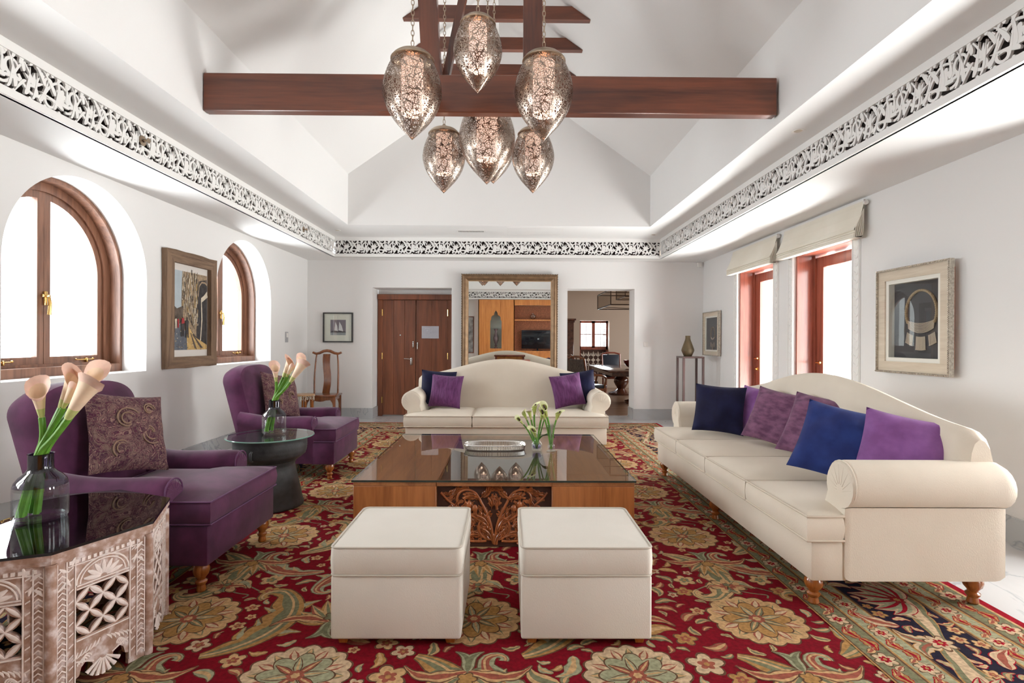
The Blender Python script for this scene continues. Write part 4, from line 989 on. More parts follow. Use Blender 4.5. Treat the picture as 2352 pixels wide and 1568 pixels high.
    for i in range(n):
        for j in range(n):
            x0, x1 = -ow+i*cw, -ow+(i+1)*cw; y0, y1 = v0+j*rw, v0+(j+1)*rw
            if (i+j) % 2: a, b = (x0, y0), (x1, y1)
            else: a, b = (x0, y1), (x1, y0)
            sp = [(a[0]+(b[0]-a[0])*t/8, a[1]+(b[1]-a[1])*t/8) for t in range(9)]
            mb.prism(ribbon(sp, lambda t: .003+.0105*sin(pi*t)), -d, -.002, 0, Mx); relief(mb, sp, lambda t: .002+.006*sin(pi*t), .003, Mx, 1, -.002)
    mb.build('lattice', [M['wash'], M['washline']], root)
for k in range(8): oct_side(k)

# ------------------------------------------------------------------ pendants
def filigree():
    m = bpy.data.materials.new('pierced_metal_filigree'); m.use_nodes = True; t = m.node_tree; t.nodes.clear()
    out = t.nodes.new('ShaderNodeOutputMaterial'); p = t.nodes.new('ShaderNodeBsdfPrincipled'); tr = t.nodes.new('ShaderNodeBsdfTransparent'); mx = t.nodes.new('ShaderNodeMixShader')
    p.inputs['Base Color'].default_value = lin(158, 142, 130); p.inputs['Metallic'].default_value = 1; p.inputs['Roughness'].default_value = .28
    tr.inputs[0].default_value = (.93, .90, .88, 1)
    v = coords(t)
    nz = nd(t, 'ShaderNodeTexNoise'); nz.inputs['Scale'].default_value = 9; t.links.new(v, nz.inputs['Vector'])
    ad = nd(t, 'ShaderNodeVectorMath', operation='MULTIPLY_ADD'); ad.inputs[1].default_value = (.05, .05, .05); t.links.new(nz.outputs[1], ad.inputs[0]); t.links.new(v, ad.inputs[2])
    def cells(sc, th):
        vo = nd(t, 'ShaderNodeTexVoronoi', feature='DISTANCE_TO_EDGE'); vo.inputs['Scale'].default_value = sc; t.links.new(ad.outputs[0], vo.inputs['Vector'])
        c = nd(t, 'ShaderNodeMath', operation='LESS_THAN'); c.inputs[1].default_value = th; t.links.new(vo.outputs[0], c.inputs[0]); return c
    a = cells(66, .10); b = cells(17, .045)
    mm = nd(t, 'ShaderNodeMath', operation='MAXIMUM'); t.links.new(a.outputs[0], mm.inputs[0]); t.links.new(b.outputs[0], mm.inputs[1])
    t.links.new(mm.outputs[0], mx.inputs[0]); t.links.new(tr.outputs[0], mx.inputs[1]); t.links.new(p.outputs[0], mx.inputs[2]); t.links.new(mx.outputs[0], out.inputs[0]); return m
M['filigree'] = filigree()
def glow():
    m, t, p, o = newmat('lit_frosted_sleeve'); p.inputs['Base Color'].default_value = (.9, .8, .72, 1); p.inputs['Roughness'].default_value = .6
    v = coords(t); s = nd(t, 'ShaderNodeSeparateXYZ'); t.links.new(v, s.inputs[0])
    t.links.new(ramp(t, s.outputs[2], [(.15, lin(250, 220, 208)), (.5, lin(255, 204, 178))]), p.inputs['Emission Color']); p.inputs['Emission Strength'].default_value = 1.15; return m
M['glow'] = glow()
def pendant(label, x, y, ztip, W, H, top=None):
    """W width, H overall height incl. cap"""
    root = thing('pendant_lamp', label, 'pendant lamp', (x, y, ztip), 0, 'egg-shaped pierced metal pendants'); r = W/2; hb = H*.86
    key = [(0, 0), (.03, .085), (.10, .27), (.2, .52), (.3, .72), (.4, .87), (.5, .96), (.59, 1), (.7, .975), (.8, .905), (.9, .80), (1, .66)]
    prof = []
    for i in range(len(key)-1):
        p_, a_, b_, n_ = key[max(0, i-1)], key[i], key[i+1], key[min(len(key)-1, i+2)]
        for j in range(4):
            u = j/4; m0 = (b_[1]-p_[1])/max(.01, b_[0]-p_[0])*(b_[0]-a_[0]); m1 = (n_[1]-a_[1])/max(.01, n_[0]-a_[0])*(b_[0]-a_[0])
            rr = (2*u**3-3*u*u+1)*a_[1]+(u**3-2*u*u+u)*m0+(3*u*u-2*u**3)*b_[1]+(u**3-u*u)*m1
            prof.append((max(.002, r*rr), hb*(a_[0]+(b_[0]-a_[0])*u)))
    prof.append((r*.66, hb))
    mb = MB(); mb.lathe(prof, 48); mb.build('shade', M['filigree'], root)
    rt = prof[-1][0]*1.0
    mb = MB(); c = H-hb; mb.lathe([(rt*1.02, hb-.012), (rt*1.12, hb-.008), (rt*1.12, hb), (rt*1.04, hb+c*.10), (rt*1.0, hb+c*.22), (rt*.84, hb+c*.42), (rt*.58, hb+c*.58), (rt*.36, hb+c*.68), (rt*.30, hb+c*.76), (rt*.15, hb+c*.84), (rt*.10, hb+c*1.0), (.001, hb+c)], 40); mb.build('cap', M['nickel'], root)
    mb = MB(); rs = r*.37; mb.lathe([(rs, H*.28), (rs, hb-.01)], 28); mb.lathe([(rs*.94, hb-.01), (rs*.94, H*.28)], 28); mb.lathe([(.001, H*.40), (rs*.9, H*.40)], 20); mb.build('glass_sleeve', M['glow'], root)
    # chain to the roof
    slope = (RZ-ZE)/(VXR-RX); zt = RZ-abs(x-RX)*slope; L = zt-ztip-H; n = int(L/.038); mb = MB()
    for k in range(n):
        z = H+.012+k*(L-.02)/n; lk = [(.011*cos(a), 0, .024*sin(a)) for a in [2*pi*i/10 for i in range(10)]]
        mb.tube(lk, .0032, 5, 0, T(0, 0, z+.015) @ R(pi/2*(k % 2)+.3), True)
    mb.lathe([(.001, L+H), (.05, L+H-.012), (.05, L+H-.03), (.02, L+H-.04), (.001, L+H-.045)][::-1], 16)
    mb.build('chain', M['nickel'], root)
    l = bpy.data.lights.new('bulb', 'POINT'); l.energy = .8; l.color = (1, .78, .6); l.shadow_soft_size = .03
    lo = bpy.data.objects.new('bulb', l); COL.objects.link(lo); lo.parent = root; lo.location = (0, 0, H*.22)
    return root
pendant('large pierced metal pendant hanging left, in front of the tie beam', -.71, 4.0, 2.885, .435, .69)
pendant('smaller pierced metal pendant, highest of the cluster at the centre', -.212, 3.72, 3.11, .335, .55)
pendant('large pierced metal pendant hanging right, in front of the tie beam', .262, 4.0, 2.885, .435, .69)
pendant('small pierced metal pendant, lowest on the left behind the tie beam', -.605, 5.1, 2.794, .40, .65)
pendant('largest pierced metal pendant, its upper half hidden behind the beam', -.19, 4.86, 2.81, .505, .80)
pendant('small pierced metal pendant, lowest on the right behind the tie beam', .236, 5.1, 2.80, .40, .65)
pendant('pierced metal pendant mostly hidden behind the largest one', -.145, 5.35, 2.96, .42, .68)

# ------------------------------------------------------------------ roof timbers
mb = MB(); mb.rbox(VXL+.005, VXR-.02, 4.38, 4.47, 3.255, 3.56, .006, 1); tag(mb.build('tie_beam', M['beam'], None), 'long dark timber tie beam spanning the vault behind the pendants', 'beam')
mb = MB(); mb.add([(-.625-.075, 4.39, 3.56), (-.625+.075, 4.39, 3.56), (-.625+.075, 4.52, 3.56), (-.625-.075, 4.52, 3.56), (-.80, 4.39, 5.13), (-.65, 4.39, 5.22), (-.65, 4.52, 5.22), (-.80, 4.52, 5.13)],
                  [(0,3,2,1),(4,5,6,7),(0,1,5,4),(1,2,6,5),(2,3,7,6),(3,0,4,7)]); tag(mb.build('roof_post', M['beamz'], None), 'dark timber post leaning slightly left, on the tie beam', 'post')
mb = MB(); mb.rbox(.12, .275, 4.39, 4.50, 3.56, 5.3, .004, 1); tag(mb.build('roof_post', M['beamz'], None), 'upright dark timber post on the right half of the tie beam', 'post')
mb = MB(); mb.add([(-.60, 4.7, 3.60), (-.54, 4.7, 3.60), (-.54, 4.78, 3.60), (-.60, 4.78, 3.60), (-.22, 4.7, 5.45), (-.15, 4.7, 5.45), (-.15, 4.78, 5.45), (-.22, 4.78, 5.45)],
                  [(0,3,2,1),(4,5,6,7),(0,1,5,4),(1,2,6,5),(2,3,7,6),(3,0,4,7)]); mb.box(-.66, -.48, 4.47, 4.78, 3.52, 3.6); tag(mb.build('roof_brace', M['beamz'], None), 'slim slanting brace of dark timber behind the leaning post', 'brace')
sl = (RZ-ZE)/(VXR-RX)
def half(z): return (RZ-z)/sl-.004
for i, y in enumerate((5.86, 6.47, 7.10)):
    mb = MB(); z0, z1 = 4.90, 5.045; mb.prism([(RX-half(z0), z0), (RX+half(z0), z0), (RX+half(z1), z1), (RX-half(z1), z1)], 0, .07, 0, Matrix(((1,0,0,0),(0,0,1,y),(0,1,0,0),(0,0,0,1))))
    mb.build('collar_tie', M['beam'], None)
    tag([o for o in COL.objects if o.name.startswith('collar_tie')][-1], ('dark collar tie high in the roof, nearest of the row behind the pendants', 'dark collar tie in the roof, second of the row from the front', 'dark collar tie in the roof just above the tie beam, third of the row')[i], 'collar tie', 'collar ties in the roof')
# ------------------------------------------------------------------ rug
def rugmat(name, c):
    m, t, p, o = newmat(name); v = coords(t)
    n = nd(t, 'ShaderNodeTexNoise'); n.inputs['Scale'].default_value = 55; n.inputs['Detail'].default_value = 3; t.links.new(v, n.inputs['Vector'])
    t.links.new(ramp(t, n.outputs[0], [(.3, tuple(a*.72 for a in c[:3])+(1,)), (.7, tuple(min(1, a*1.22) for a in c[:3])+(1,))]), p.inputs['Base Color'])
    p.inputs['Roughness'].default_value = .95; p.inputs['Specular IOR Level'].default_value = .1
    n2 = nd(t, 'ShaderNodeTexNoise'); n2.inputs['Scale'].default_value = 400; t.links.new(v, n2.inputs['Vector']); bump(t, p, n2.outputs[0], .5, .004); return m
RC = [('rug_red', lin(112, 8, 24)), ('rug_gold', lin(160, 120, 72)), ('rug_sage', lin(112, 110, 84)), ('rug_sand', lin(184, 148, 106)), ('rug_rose', lin(142, 78, 62)),
      ('rug_navy', lin(28, 24, 40)), ('rug_brown', lin(92, 66, 48)), ('rug_beige', lin(186, 160, 130)), ('rug_mint', lin(146, 144, 116)), ('rug_edge', lin(140, 10, 30))]
RED, GOLD, SAGE, SAND, ROSE, NAVY, BROWN, BEIGE, MINT, EDGE = range(10)
rugm = [rugmat(n, c) for n, c in RC]
rb = MB(); rr = random.Random(3)
RX0, RX1, RY0, RY1 = -2.89, 2.57, .25, 9.22
mask = set()
def mark(pts):
    n = len(pts)
    if isinstance(pts, Rib): prs = [(pts[i], pts[n-1-i]) for i in range(n//2)]
    else:
        c = (sum(p[0] for p in pts)/n, sum(p[1] for p in pts)/n); prs = [(p, c) for p in pts]
    for a, b in prs:
        k = max(1, int(math.hypot(a[0]-b[0], a[1]-b[1])/.015))
        for j in range(k+1): mask.add((int((a[0]+(b[0]-a[0])*j/k)/.02+500), int((a[1]+(b[1]-a[1])*j/k)/.02+500)))
def free(x, y, r):
    q = int(r/.02)+1; cx_, cy__ = int(x/.02+500), int(y/.02+500)
    return not any((cx_+i, cy__+j) in mask for i in range(-q, q+1) for j in range(-q, q+1) if (i*i+j*j)*.0004 <= r*r)
def P2(pts, c, lay, jit=.0012):
    P2.k += 1; mark(pts); z = .012+lay*.0002+(P2.k % 48)*.000004; v = [(p[0]+rr.uniform(-jit, jit), p[1]+rr.uniform(-jit, jit), z) for p in pts]; n = len(v)
    if isinstance(pts, Rib): rb.add(v, [t for i in range(n//2-1) for t in ((i, i+1, n-2-i), (i, n-2-i, n-1-i))], c)
    else: rb.add(v+[(sum(p[0] for p in v)/n, sum(p[1] for p in v)/n, z)], [(i, (i+1) % n, n) for i in range(n)], c)
def stackleaf(x, y, a, L, W, cols, lay, bend=.0, mir=False, lobes=0, off=.006):
    n = 26 if lobes else 10
    sp = [(L*t, bend*L*sin(pi*t*.8)) for t in [i/(n-1) for i in range(n)]]
    env = lambda t: sin(pi*min(1, max(0, t)**.7))
    lb = (lambda t: .62+.38*abs(cos(lobes*pi*t))) if lobes else (lambda t: 1)
    for i, (c, q) in enumerate(cols):
        P2(xf(ribbon(sp, lambda t: (W*.5*q*env(t)*lb(t)+(off if i == 0 else 0))), x, y, 1, a, mir), c, lay+i)
def cacanth(x, y, a, s, mir, cols, lay):
    sp = bez((0, 0), (.22, -.02), (.42, .18), (.34, .42), 22)+spiral(.26, .42, .08, .03, 0, 3.6, 9)[1:]
    n = len(sp)
    for i, (c, q) in enumerate(cols):
        P2(xf(ribbon(sp, lambda t: (q*(.022+.085*sin(pi*min(1, t*1.15)) if t < .87 else .03*q)*(.72+.4*abs(sin(5.5*pi*t)))+(.005 if i == 0 else 0),
                                     q*(.018+.035*sin(pi*min(1, t*1.15)))+(.005 if i == 0 else 0))), x, y, s, a, mir), c, lay+i)
    P2(xf(ribbon(sp, lambda t: .006), x, y, s, a, mir), SAND, lay+len(cols))
    for t_, sd in ((.18, 1), (.34, 1), (.52, 1), (.3, -1), (.55, -1)):
        p = sp[int(t_*(n-1))]; q = sp[int(t_*(n-1))+1]; an = atan2(q[1]-p[1], q[0]-p[0])+sd*1.0
        pts = xf([p], x, y, s, a, mir)[0]; an2 = a+an if not mir else a+pi-an
        stackleaf(pts[0], pts[1], an2, .15*s, .065*s, [(BROWN, 1), (cols[1][0], 1), (MINT if cols[1][0] != MINT else SAND, .5)], lay-1, .15, False, 2, .004)
P2.k = 0
def rosette(x, y, r, lay, pal=(SAND, GOLD, SAGE, SAGE, ROSE)):
    P2(xf(rose(r*1.04, 16, .10, 96), x, y), BROWN, lay); P2(xf(rose(r, 16, .10, 96), x, y), pal[0], lay+1)
    for k in range(16):
        a = 2*pi*k/16; stackleaf(x+r*.55*cos(a), y+r*.55*sin(a), a, r*.40, r*.2, [(ROSE if k % 2 else SAGE, 1), (BEIGE if k % 2 else SAND, .55)], lay+2, 0, False, 0, 0)
    P2(xf(rose(r*.66, 8, .35, 80), x, y), BROWN, lay+4); P2(xf(rose(r*.63, 8, .35, 80), x, y), pal[1], lay+5)
    for k in range(8):
        a = 2*pi*k/8+.2; stackleaf(x+r*.10*cos(a), y+r*.10*sin(a), a, r*.52, r*.17, [(BROWN, 1), (pal[2] if k % 2 else MINT, .8), (SAND, .3)], lay+6, 0, False, 0, .002)
    P2(xf(rose(r*.16, 8, .3, 40), x, y), pal[4], lay+9); P2(xf(rose(r*.08, 6, .3, 30), x, y), SAND, lay+10)
def palmette(x, y, r, up, lay, pal=(GOLD, SAGE, ROSE)):
    s = 1 if up else -1
    for k in (-4, 4, -3, 3, -2, 2, -1, 1, 0):
        a = s*pi/2+k*.36; L = r*(1-.05*abs(k)); c = pal[abs(k) % 3]
        stackleaf(x, y, a, L, r*.34, [(BROWN, 1), (c, 1), (SAND if c != SAND else ROSE, .55), (SAGE if c != SAGE else GOLD, .22)], lay, .06*k/4, False, 0, .005)
    for sd in (-1, 1):
        stackleaf(x, y-s*.01, (0 if sd > 0 else pi)-s*sd*.35, r*1.15, r*.30, [(BROWN, 1), (SAND, 1), (ROSE, .5)], lay+3, s*sd*.35, False, 3)
        stackleaf(x, y, (0 if sd > 0 else pi)-s*sd*1.0, r*.7, r*.22, [(BROWN, 1), (MINT, 1), (SAGE, .5)], lay+3, -s*sd*.3)
    P2(xf(rose(r*.17, 5, .4, 30), x, y+s*r*.18), BROWN, lay+7); P2(xf(rose(r*.14, 5, .4, 30), x, y+s*r*.18), pal[0], lay+8)
def flower(x, y, r, lay, c=SAND, c2=ROSE, n=5):
    P2(xf(rose(r*1.15, n, .5, n*6), x, y, 1, x*9), BROWN, lay); P2(xf(rose(r, n, .5, n*6), x, y, 1, x*9), c, lay+1); P2(xf(rose(r*.5, n, .5, n*6), x, y, 1, x*9), c2, lay+2); P2(xf(rose(r*.2, 5, .2, 12), x, y), GOLD, lay+3)
def vine(pts, lay, c=SAGE, w_=.005): P2(ribbon(pts, lambda t: w_), c, lay, 0)
occ = []
FX0, FX1, FY0, FY1 = RX0+.98, RX1-.98, RY0+.98, RY1-.98
PX, PY = 1.42, 1.15
rb.box(RX0, RX1, RY0, RY1, 0, .012, RED)
for i in range(-2, 3):
    for j in range(-1, 9):
        c, b = -.16+PX*i, 2.70+PY*(j-1)
        if FX0-.5 < c < FX1+.5 and FY0-.6 < b < FY1+.6:
            rosette(c, b, .225, 4); occ.append((c, b, .25)); palmette(c, b-.44, .235, False, 4, (GOLD, SAGE, ROSE)); occ.append((c, b-.52, .22))
            flower(c, b+.36, .075, 4, SAND, ROSE, 7); occ.append((c, b+.36, .1)); palmette(c, b+.36, .11, True, 2, (SAGE, MINT, GOLD))
            for sd in (-1, 1):
                vine([(c+sd*p[0], b+p[1]) for p in bez((0, .36), (.10, .22), (.22, .30), (.16, .22), 14)], 1); vine([(c+sd*p[0], b+p[1]) for p in bez((.02, .36), (.15, .44), (.22, .2), (.36, .30), 14)], 1)
                flower(c+sd*.22, b+.44, .05, 3, SAND, SAGE); flower(c+sd*.27, b+.30, .042, 3, GOLD, ROSE); occ += [(c+sd*.22, b+.44, .07), (c+sd*.27, b+.3, .06)]
                cacanth(c+sd*.26, b-.28, .55 if sd > 0 else pi-.55, .92, sd < 0, [(BROWN, 1), (SAND, .95), (SAGE, .55)], 2) if False else None
        h = c+PX/2; b2 = b-.46
        if FX0-.5 < h < FX1+.5 and FY0-.6 < b < FY1+.6:
            rosette(h, b2, .215, 4, (BEIGE, MINT, ROSE, SAGE, ROSE)); occ.append((h, b2, .24)); palmette(h, b-.02, .24, True, 4, (SAGE, GOLD, ROSE)); occ.append((h, b+.08, .24))
            flower(h, b+.42, .06, 4, MINT, ROSE, 6); occ.append((h, b+.42, .08))
        for sd in (-1, 1):
            m = c+sd*PX/4
            if not (FX0-.3 < m < FX1+.3 and FY0-.6 < b < FY1+.6): continue
            cacanth(m-sd*.12, b-.32, pi/2-1.15 if sd > 0 else pi/2+1.15, 1.12, sd < 0, [(BROWN, 1), (GOLD if j % 2 else SAND, .95), (SAGE, .5)], 3)
            cacanth(m+sd*.13, b+.56, -pi/2+2.0 if sd > 0 else -pi/2-2.0, .86, sd > 0, [(BROWN, 1), (MINT, .95), (ROSE, .5)], 3)
            occ += [(m, b-.28, .10), (m+sd*.1, b-.1, .13), (m+sd*.06, b+.1, .12), (m, b+.5, .1)]
def fill(x0, x1, y0, y1, n, r_, lay, edgec=BROWN, cs=(SAGE, GOLD, ROSE, SAND, MINT)):
    for i in range(n):
        x, y = rr.uniform(x0, x1), rr.uniform(y0, y1)
        if not free(x, y, r_): continue
        q = rr.random(); a = rr.uniform(0, 2*pi); c = rr.choice(cs)
        if q < .2: flower(x, y, r_*.85, lay, (SAND, BEIGE, GOLD)[i % 3], ROSE)
        else: stackleaf(x-r_*cos(a), y-r_*sin(a), a, r_*2.3, r_*1.05, [(edgec, 1), (c, 1), (SAND if c != SAND else SAGE, .4)], lay, .35, False, 2 if q > .6 else 0, .004)
for n, r_ in ((1500, .075), (3500, .05), (7000, .036), (12000, .026)): fill(FX0, FX1, 1.2, FY1, n, r_, 1)
mask.clear()
# borders: nested frames hide the field's overrun
def frame(d0, d1, c, lay):
    a = (RX0+d0, RX1-d0, RY0+d0, RY1-d0); b = (RX0+d1, RX1-d1, RY0+d1, RY1-d1); z = .012+lay*.0002
    A = [(a[0], a[2], z), (a[1], a[2], z), (a[1], a[3], z), (a[0], a[3], z)]; B = [(b[0], b[2], z), (b[1], b[2], z), (b[1], b[3], z), (b[0], b[3], z)]
    for i in range(4): rb.quad(A[i], A[(i+1) % 4], B[(i+1) % 4], B[i], c)
L0 = 16
for d0, d1, c in ((0, .045, EDGE), (.045, .06, SAND), (.06, .20, SAGE), (.20, .212, BROWN), (.212, .225, GOLD), (.225, .34, MINT), (.34, .35, GOLD), (.35, .365, BROWN), (.365, .70, NAVY), (.70, .712, BROWN),
                  (.712, .72, GOLD), (.72, .83, MINT), (.83, .84, GOLD), (.84, .85, BROWN), (.85, .965, SAGE), (.965, .972, BROWN), (.972, .98, GOLD)): frame(d0, d1, c, L0)
def side_run(origin, ang, length, fn):
    """call fn(place) with a local frame: s along, d from outer edge inward"""
    ca, sa = cos(ang), sin(ang)
    def pos(s, d): return (origin[0]+ca*s-sa*d, origin[1]+sa*s+ca*d)
    fn(pos, ang, length)
def band(d, per, rad):
    def fn(pos, ang, L):
        n = int((L-2*d)/per)
        for k in range(n+1):
            s = d+(L-2*d)*k/n; x, y = pos(s, d)
            if k % 2: flower(x, y, rad, L0+2, BEIGE, EDGE, 6)
            else:
                for q in (0, pi): stackleaf(x, y, ang+q, per*.6, rad*1.5, [(EDGE, 1), (GOLD, 1), (EDGE, .35)], L0+2, .2, False, 2, .005)
            xm, ym = pos(s+per*.5, d)
            stackleaf(xm, ym, ang+pi/2+.5, rad*1.4, rad*.8, [(BROWN, 1), (SAND, 1), (ROSE, .4)], L0+2, .2, False, 0, .003); stackleaf(xm, ym, ang-pi/2+.5, rad*1.4, rad*.8, [(BROWN, 1), (BEIGE, 1), (ROSE, .4)], L0+2, .2, False, 0, .003)
    return fn
def mainband(pos, ang, L):
    per = .86; n = max(1, round((L-1.0)/per)); per = (L-1.0)/n
    v = []
    for k in range(n):
        s0 = .5+k*per; d = .532; f = 1 if k % 2 else -1
        sp = [pos(s0+per*t/20, d+f*.10*sin(pi*t/20*1.0)*(1)) for t in range(21)]
        for c, q in ((GOLD, .046), (SAGE, .040), (BEIGE, .022)):
            P2(ribbon(sp, lambda t: q*(.5+sin(pi*t)*(.7+.5*abs(sin(4*pi*t))))), c, L0+2+(c != GOLD)+(c == BEIGE))
        x, y = pos(s0+per*.5, d-f*.02)
        for kk in (-3, 3, -2, 2, -1, 1, 0):
            a = ang-f*pi/2*1.0+kk*.34+f*.35
            stackleaf(*pos(s0+per*.42, d+f*.09), a, .25*(1-.05*abs(kk)), .105, [(EDGE, 1), (BEIGE, 1), (MINT, .62), (EDGE, .2)], L0+5, .08*kk, False, 0, .005)
        for sd in (-1, 1):
            stackleaf(*pos(s0+per*.42, d+f*.09), ang+(0 if sd > 0 else pi), .22, .10, [(GOLD, 1), (SAGE, 1), (BEIGE, .5)], L0+4, -f*sd*.35, False, 3, .004)
            stackleaf(*pos(s0+per*.95, d), ang+(0 if sd > 0 else pi)+f*.7*sd, .20, .10, [(GOLD, 1), (BEIGE, 1), (SAGE, .5), (ROSE, .2)], L0+4, f*sd*.4, False, 3, .004)
        flower(*pos(s0+per*.42, d+f*.07), .03, L0+9, EDGE, GOLD, 6); flower(*pos(s0+per*.95, d+f*.03), .05, L0+8, BEIGE, EDGE, 7)
        for q, w2 in ((.12, .7), (.72, -.8)): stackleaf(*pos(s0+per*q, d-f*.11), ang+w2, .19, .09, [(EDGE, 1), (BEIGE, 1), (ROSE, .4)], L0+4, .2, False, 2, .004)
WW, LL = RX1-RX0, RY1-RY0
for o_, a_, l_ in (((RX0, RY0), 0, WW), ((RX1, RY0), pi/2, LL), ((RX1, RY1), pi, WW), ((RX0, RY1), -pi/2, LL)):
    for fn in (band(.13, .17, .045), band(.283, .15, .038), mainband, band(.775, .14, .036), band(.908, .17, .040)): side_run(o_, a_, l_, fn)
for x0, x1, y0, y1 in ((RX1-.69, RX1-.375, 1.2, RY1-.4), (RX0+.375, RX0+.69, 1.2, RY1-.4), (RX0+.4, RX1-.4, RY1-.69, RY1-.375)):
    for n, r_ in ((900, .05), (3000, .034), (4500, .024)): fill(x0, x1, y0, y1, n, r_, L0+2, EDGE, (BEIGE, SAGE, SAND, MINT))
tag(rb.build('rug', rugm, None), 'large red floral rug with navy border under the seating group', 'rug')

# ------------------------------------------------------------------ pictures and mirror
PL = lambda y0, z0, off=.0: plane((XL+off, y0, z0), (0, 1, 0), (0, 0, 1))
PR_ = lambda y1, z0, off=.0: plane((XR-off, y1, z0), (0, -1, 0), (0, 0, 1))
PB_ = lambda x0, z0, off=.0, yy=None: plane((x0, (YB if yy is None else yy)-off, z0), (1, 0, 0), (0, 0, 1))
def frame_rect(mb, Mx, W, H, b, d0, d1, mi=0, mis=None, wob=0):
    r_ = random.Random(5); j = lambda: r_.uniform(-wob, wob)
    o = [(j(), j()), (W+j(), j()), (W+j(), H+j()), (j(), H+j())]; n = [(b, b), (W-b, b), (W-b, H-b), (b, H-b)]
    for i in range(4):
        k = (i+1) % 4; P = [o[i], o[k], n[k], n[i]]
        if wob:
            P = [o[i]]+[(o[i][0]+(o[k][0]-o[i][0])*t/6+j(), o[i][1]+(o[k][1]-o[i][1])*t/6+j()) for t in range(1, 6)]+[o[k], n[k], n[i]]
        mb.prism(P, d0, d1, (mis[i % 2] if mis else mi), Mx)
def street_painting(W, H):
    """loose impression of a narrow sunlit lane; returns mesh + materials"""
    mb = MB(); r_ = random.Random(11)
    mats = [plain('canvas_shadow_brown', lin(86, 74, 64), .8, noise=.35, nscale=18), plain('canvas_sky', lin(170, 180, 186), .8, noise=.08, nscale=8), plain('canvas_ochre', lin(150, 130, 106), .8, noise=.3, nscale=26),
            plain('canvas_dark', lin(54, 50, 50), .8, noise=.4, nscale=20), plain('canvas_sun', lin(186, 154, 100), .8, noise=.2, nscale=22), plain('canvas_red', lin(150, 44, 48), .8), plain('canvas_pale', lin(204, 192, 172), .8, noise=.15, nscale=30), plain('canvas_slate', lin(92, 96, 104), .8, noise=.3, nscale=24)]
    S = lambda pts, mi, z: mb.add([(p[0]*W, p[1]*H, z) for p in pts], [tuple(range(len(pts)))], mi)
    S([(0, 0), (1, 0), (1, 1), (0, 1)], 0, .001); S([(.05, .45), (.27, .5), (.30, 1), (.03, 1)], 1, .002); S([(0, .5), (.06, .62), (.04, 1), (0, 1)], 5, .003)
    S([(.25, .40), (.70, .16), (.70, .9), (1, .95), (1, 1), (.28, 1)], 2, .003); S([(.68, .14), (1, .06), (1, .86), (.93, .93), (.80, .92), (.71, .8)], 3, .004)
    S([(0, 0), (.5, 0), (.42, .22), (.16, .36), (0, .34)], 7, .003); S([(.42, 0), (1, 0), (1, .06), (.62, .17), (.46, .3), (.40, .2)], 4, .005)
    S([(.62, .02), (.7, .0), (.52, .22), (.5, .22)], 0, .006); S([(.8, .02), (.88, .02), (.58, .2), (.55, .2)], 0, .006); S([(.0, .36), (.3, .42), (.3, .56), (.14, .52), (0, .58)], 0, .004)
    arch = [(.72+.0, .7), (.75, .84), (.83, .9), (.93, .9), (1, .87)]
    P = ribbon(arch, lambda t: .012); S(P, 2, .006); S(ribbon([(.80, .12), (.84, .4), (.82, .66), (1, .78)], lambda t: .014), 6, .006); S(ribbon([(.82, .66), (1, .74)], lambda t: .03), 6, .007)
    for i in range(320):   # brush strokes
        x = r_.uniform(.26, .72); y = r_.uniform(.25, .97); l_ = r_.uniform(.02, .09); c = r_.choice((2, 6, 0, 6, 3, 2, 4)); w_ = r_.uniform(.004, .012)
        if y < .45+(.34-x)*.8: continue
        S([(x, y), (x+w_*1.5, y+.004), (x+w_*1.2+r_.uniform(-.01, .01), y+l_), (x, y+l_)], c, .0062+i*1e-6)
    for i in range(80):
        x = r_.uniform(0, 1); y = r_.uniform(.0, .42); c = r_.choice((6, 0, 4, 7, 3)); w_ = r_.uniform(.01, .035)
        if x > .7 and y > .1: continue
        S([(x, y), (x+w_, y+.003), (x+w_*.8, y+.01), (x, y+.009)], c, .0064+i*1e-6)
    for (x, y, s, c) in ((.27, .17, 1, 3), (.39, .155, 1.05, 3), (.10, .27, .55, 6), (.16, .28, .5, 5), (.05, .22, .6, 3)):
        S([(x-.03*s, y), (x+.01*s, y), (x+.015*s, y+.09*s), (x+.03*s, y+.0), (x+.06*s, y+.0), (x+.05*s, y+.15*s), (x+.06*s, y+.2*s), (x+.02*s, y+.23*s), (x-.04*s, y+.2*s), (x-.02*s, y+.1*s)], c, .008)
        S([(x-.005*s, y+.225*s), (x+.025*s, y+.225*s), (x+.025*s, y+.25*s), (x-.005*s, y+.25*s)], 0 if s < 1 else 3, .009)
    S([(.25, .33), (.34, .34), (.31, .41), (.26, .40)], 5, .010)
    return mb, mats
root = thing('framed_painting', 'street painting in a rough driftwood frame between the two arched windows', 'painting', (XL, 6.13, 0)); root_off = T(-XL, -6.13, 0)
def loc_build(mb, name, mats, root):
    off = Matrix.Translation(-root.location); mb.v = [tuple(off @ Vector(p)) for p in mb.v]; return mb.build(name, mats, root)
Wp, Hp = .96, 1.27; Mx = PL(5.65, 1.09)
mb = MB(); frame_rect(mb, Mx, Wp, Hp, .125, .005, .06, 0, (1, 0), .008); loc_build(mb, 'frame', [M['oldwood'], M['oldwoodx']], root)
mb = MB(); mb.box(.11, Wp-.11, .11, Hp-.11, .0, .012, 0, Mx); loc_build(mb, 'mount', plain('pale_mount', lin(214, 208, 202), .8), root)
mb, mats = street_painting(Wp-.28, Hp-.40); Mq = Mx @ T(.14, .20, .014); mb.v = [tuple(Mq @ Vector(p)) for p in mb.v]; loc_build(mb, 'canvas', mats, root)
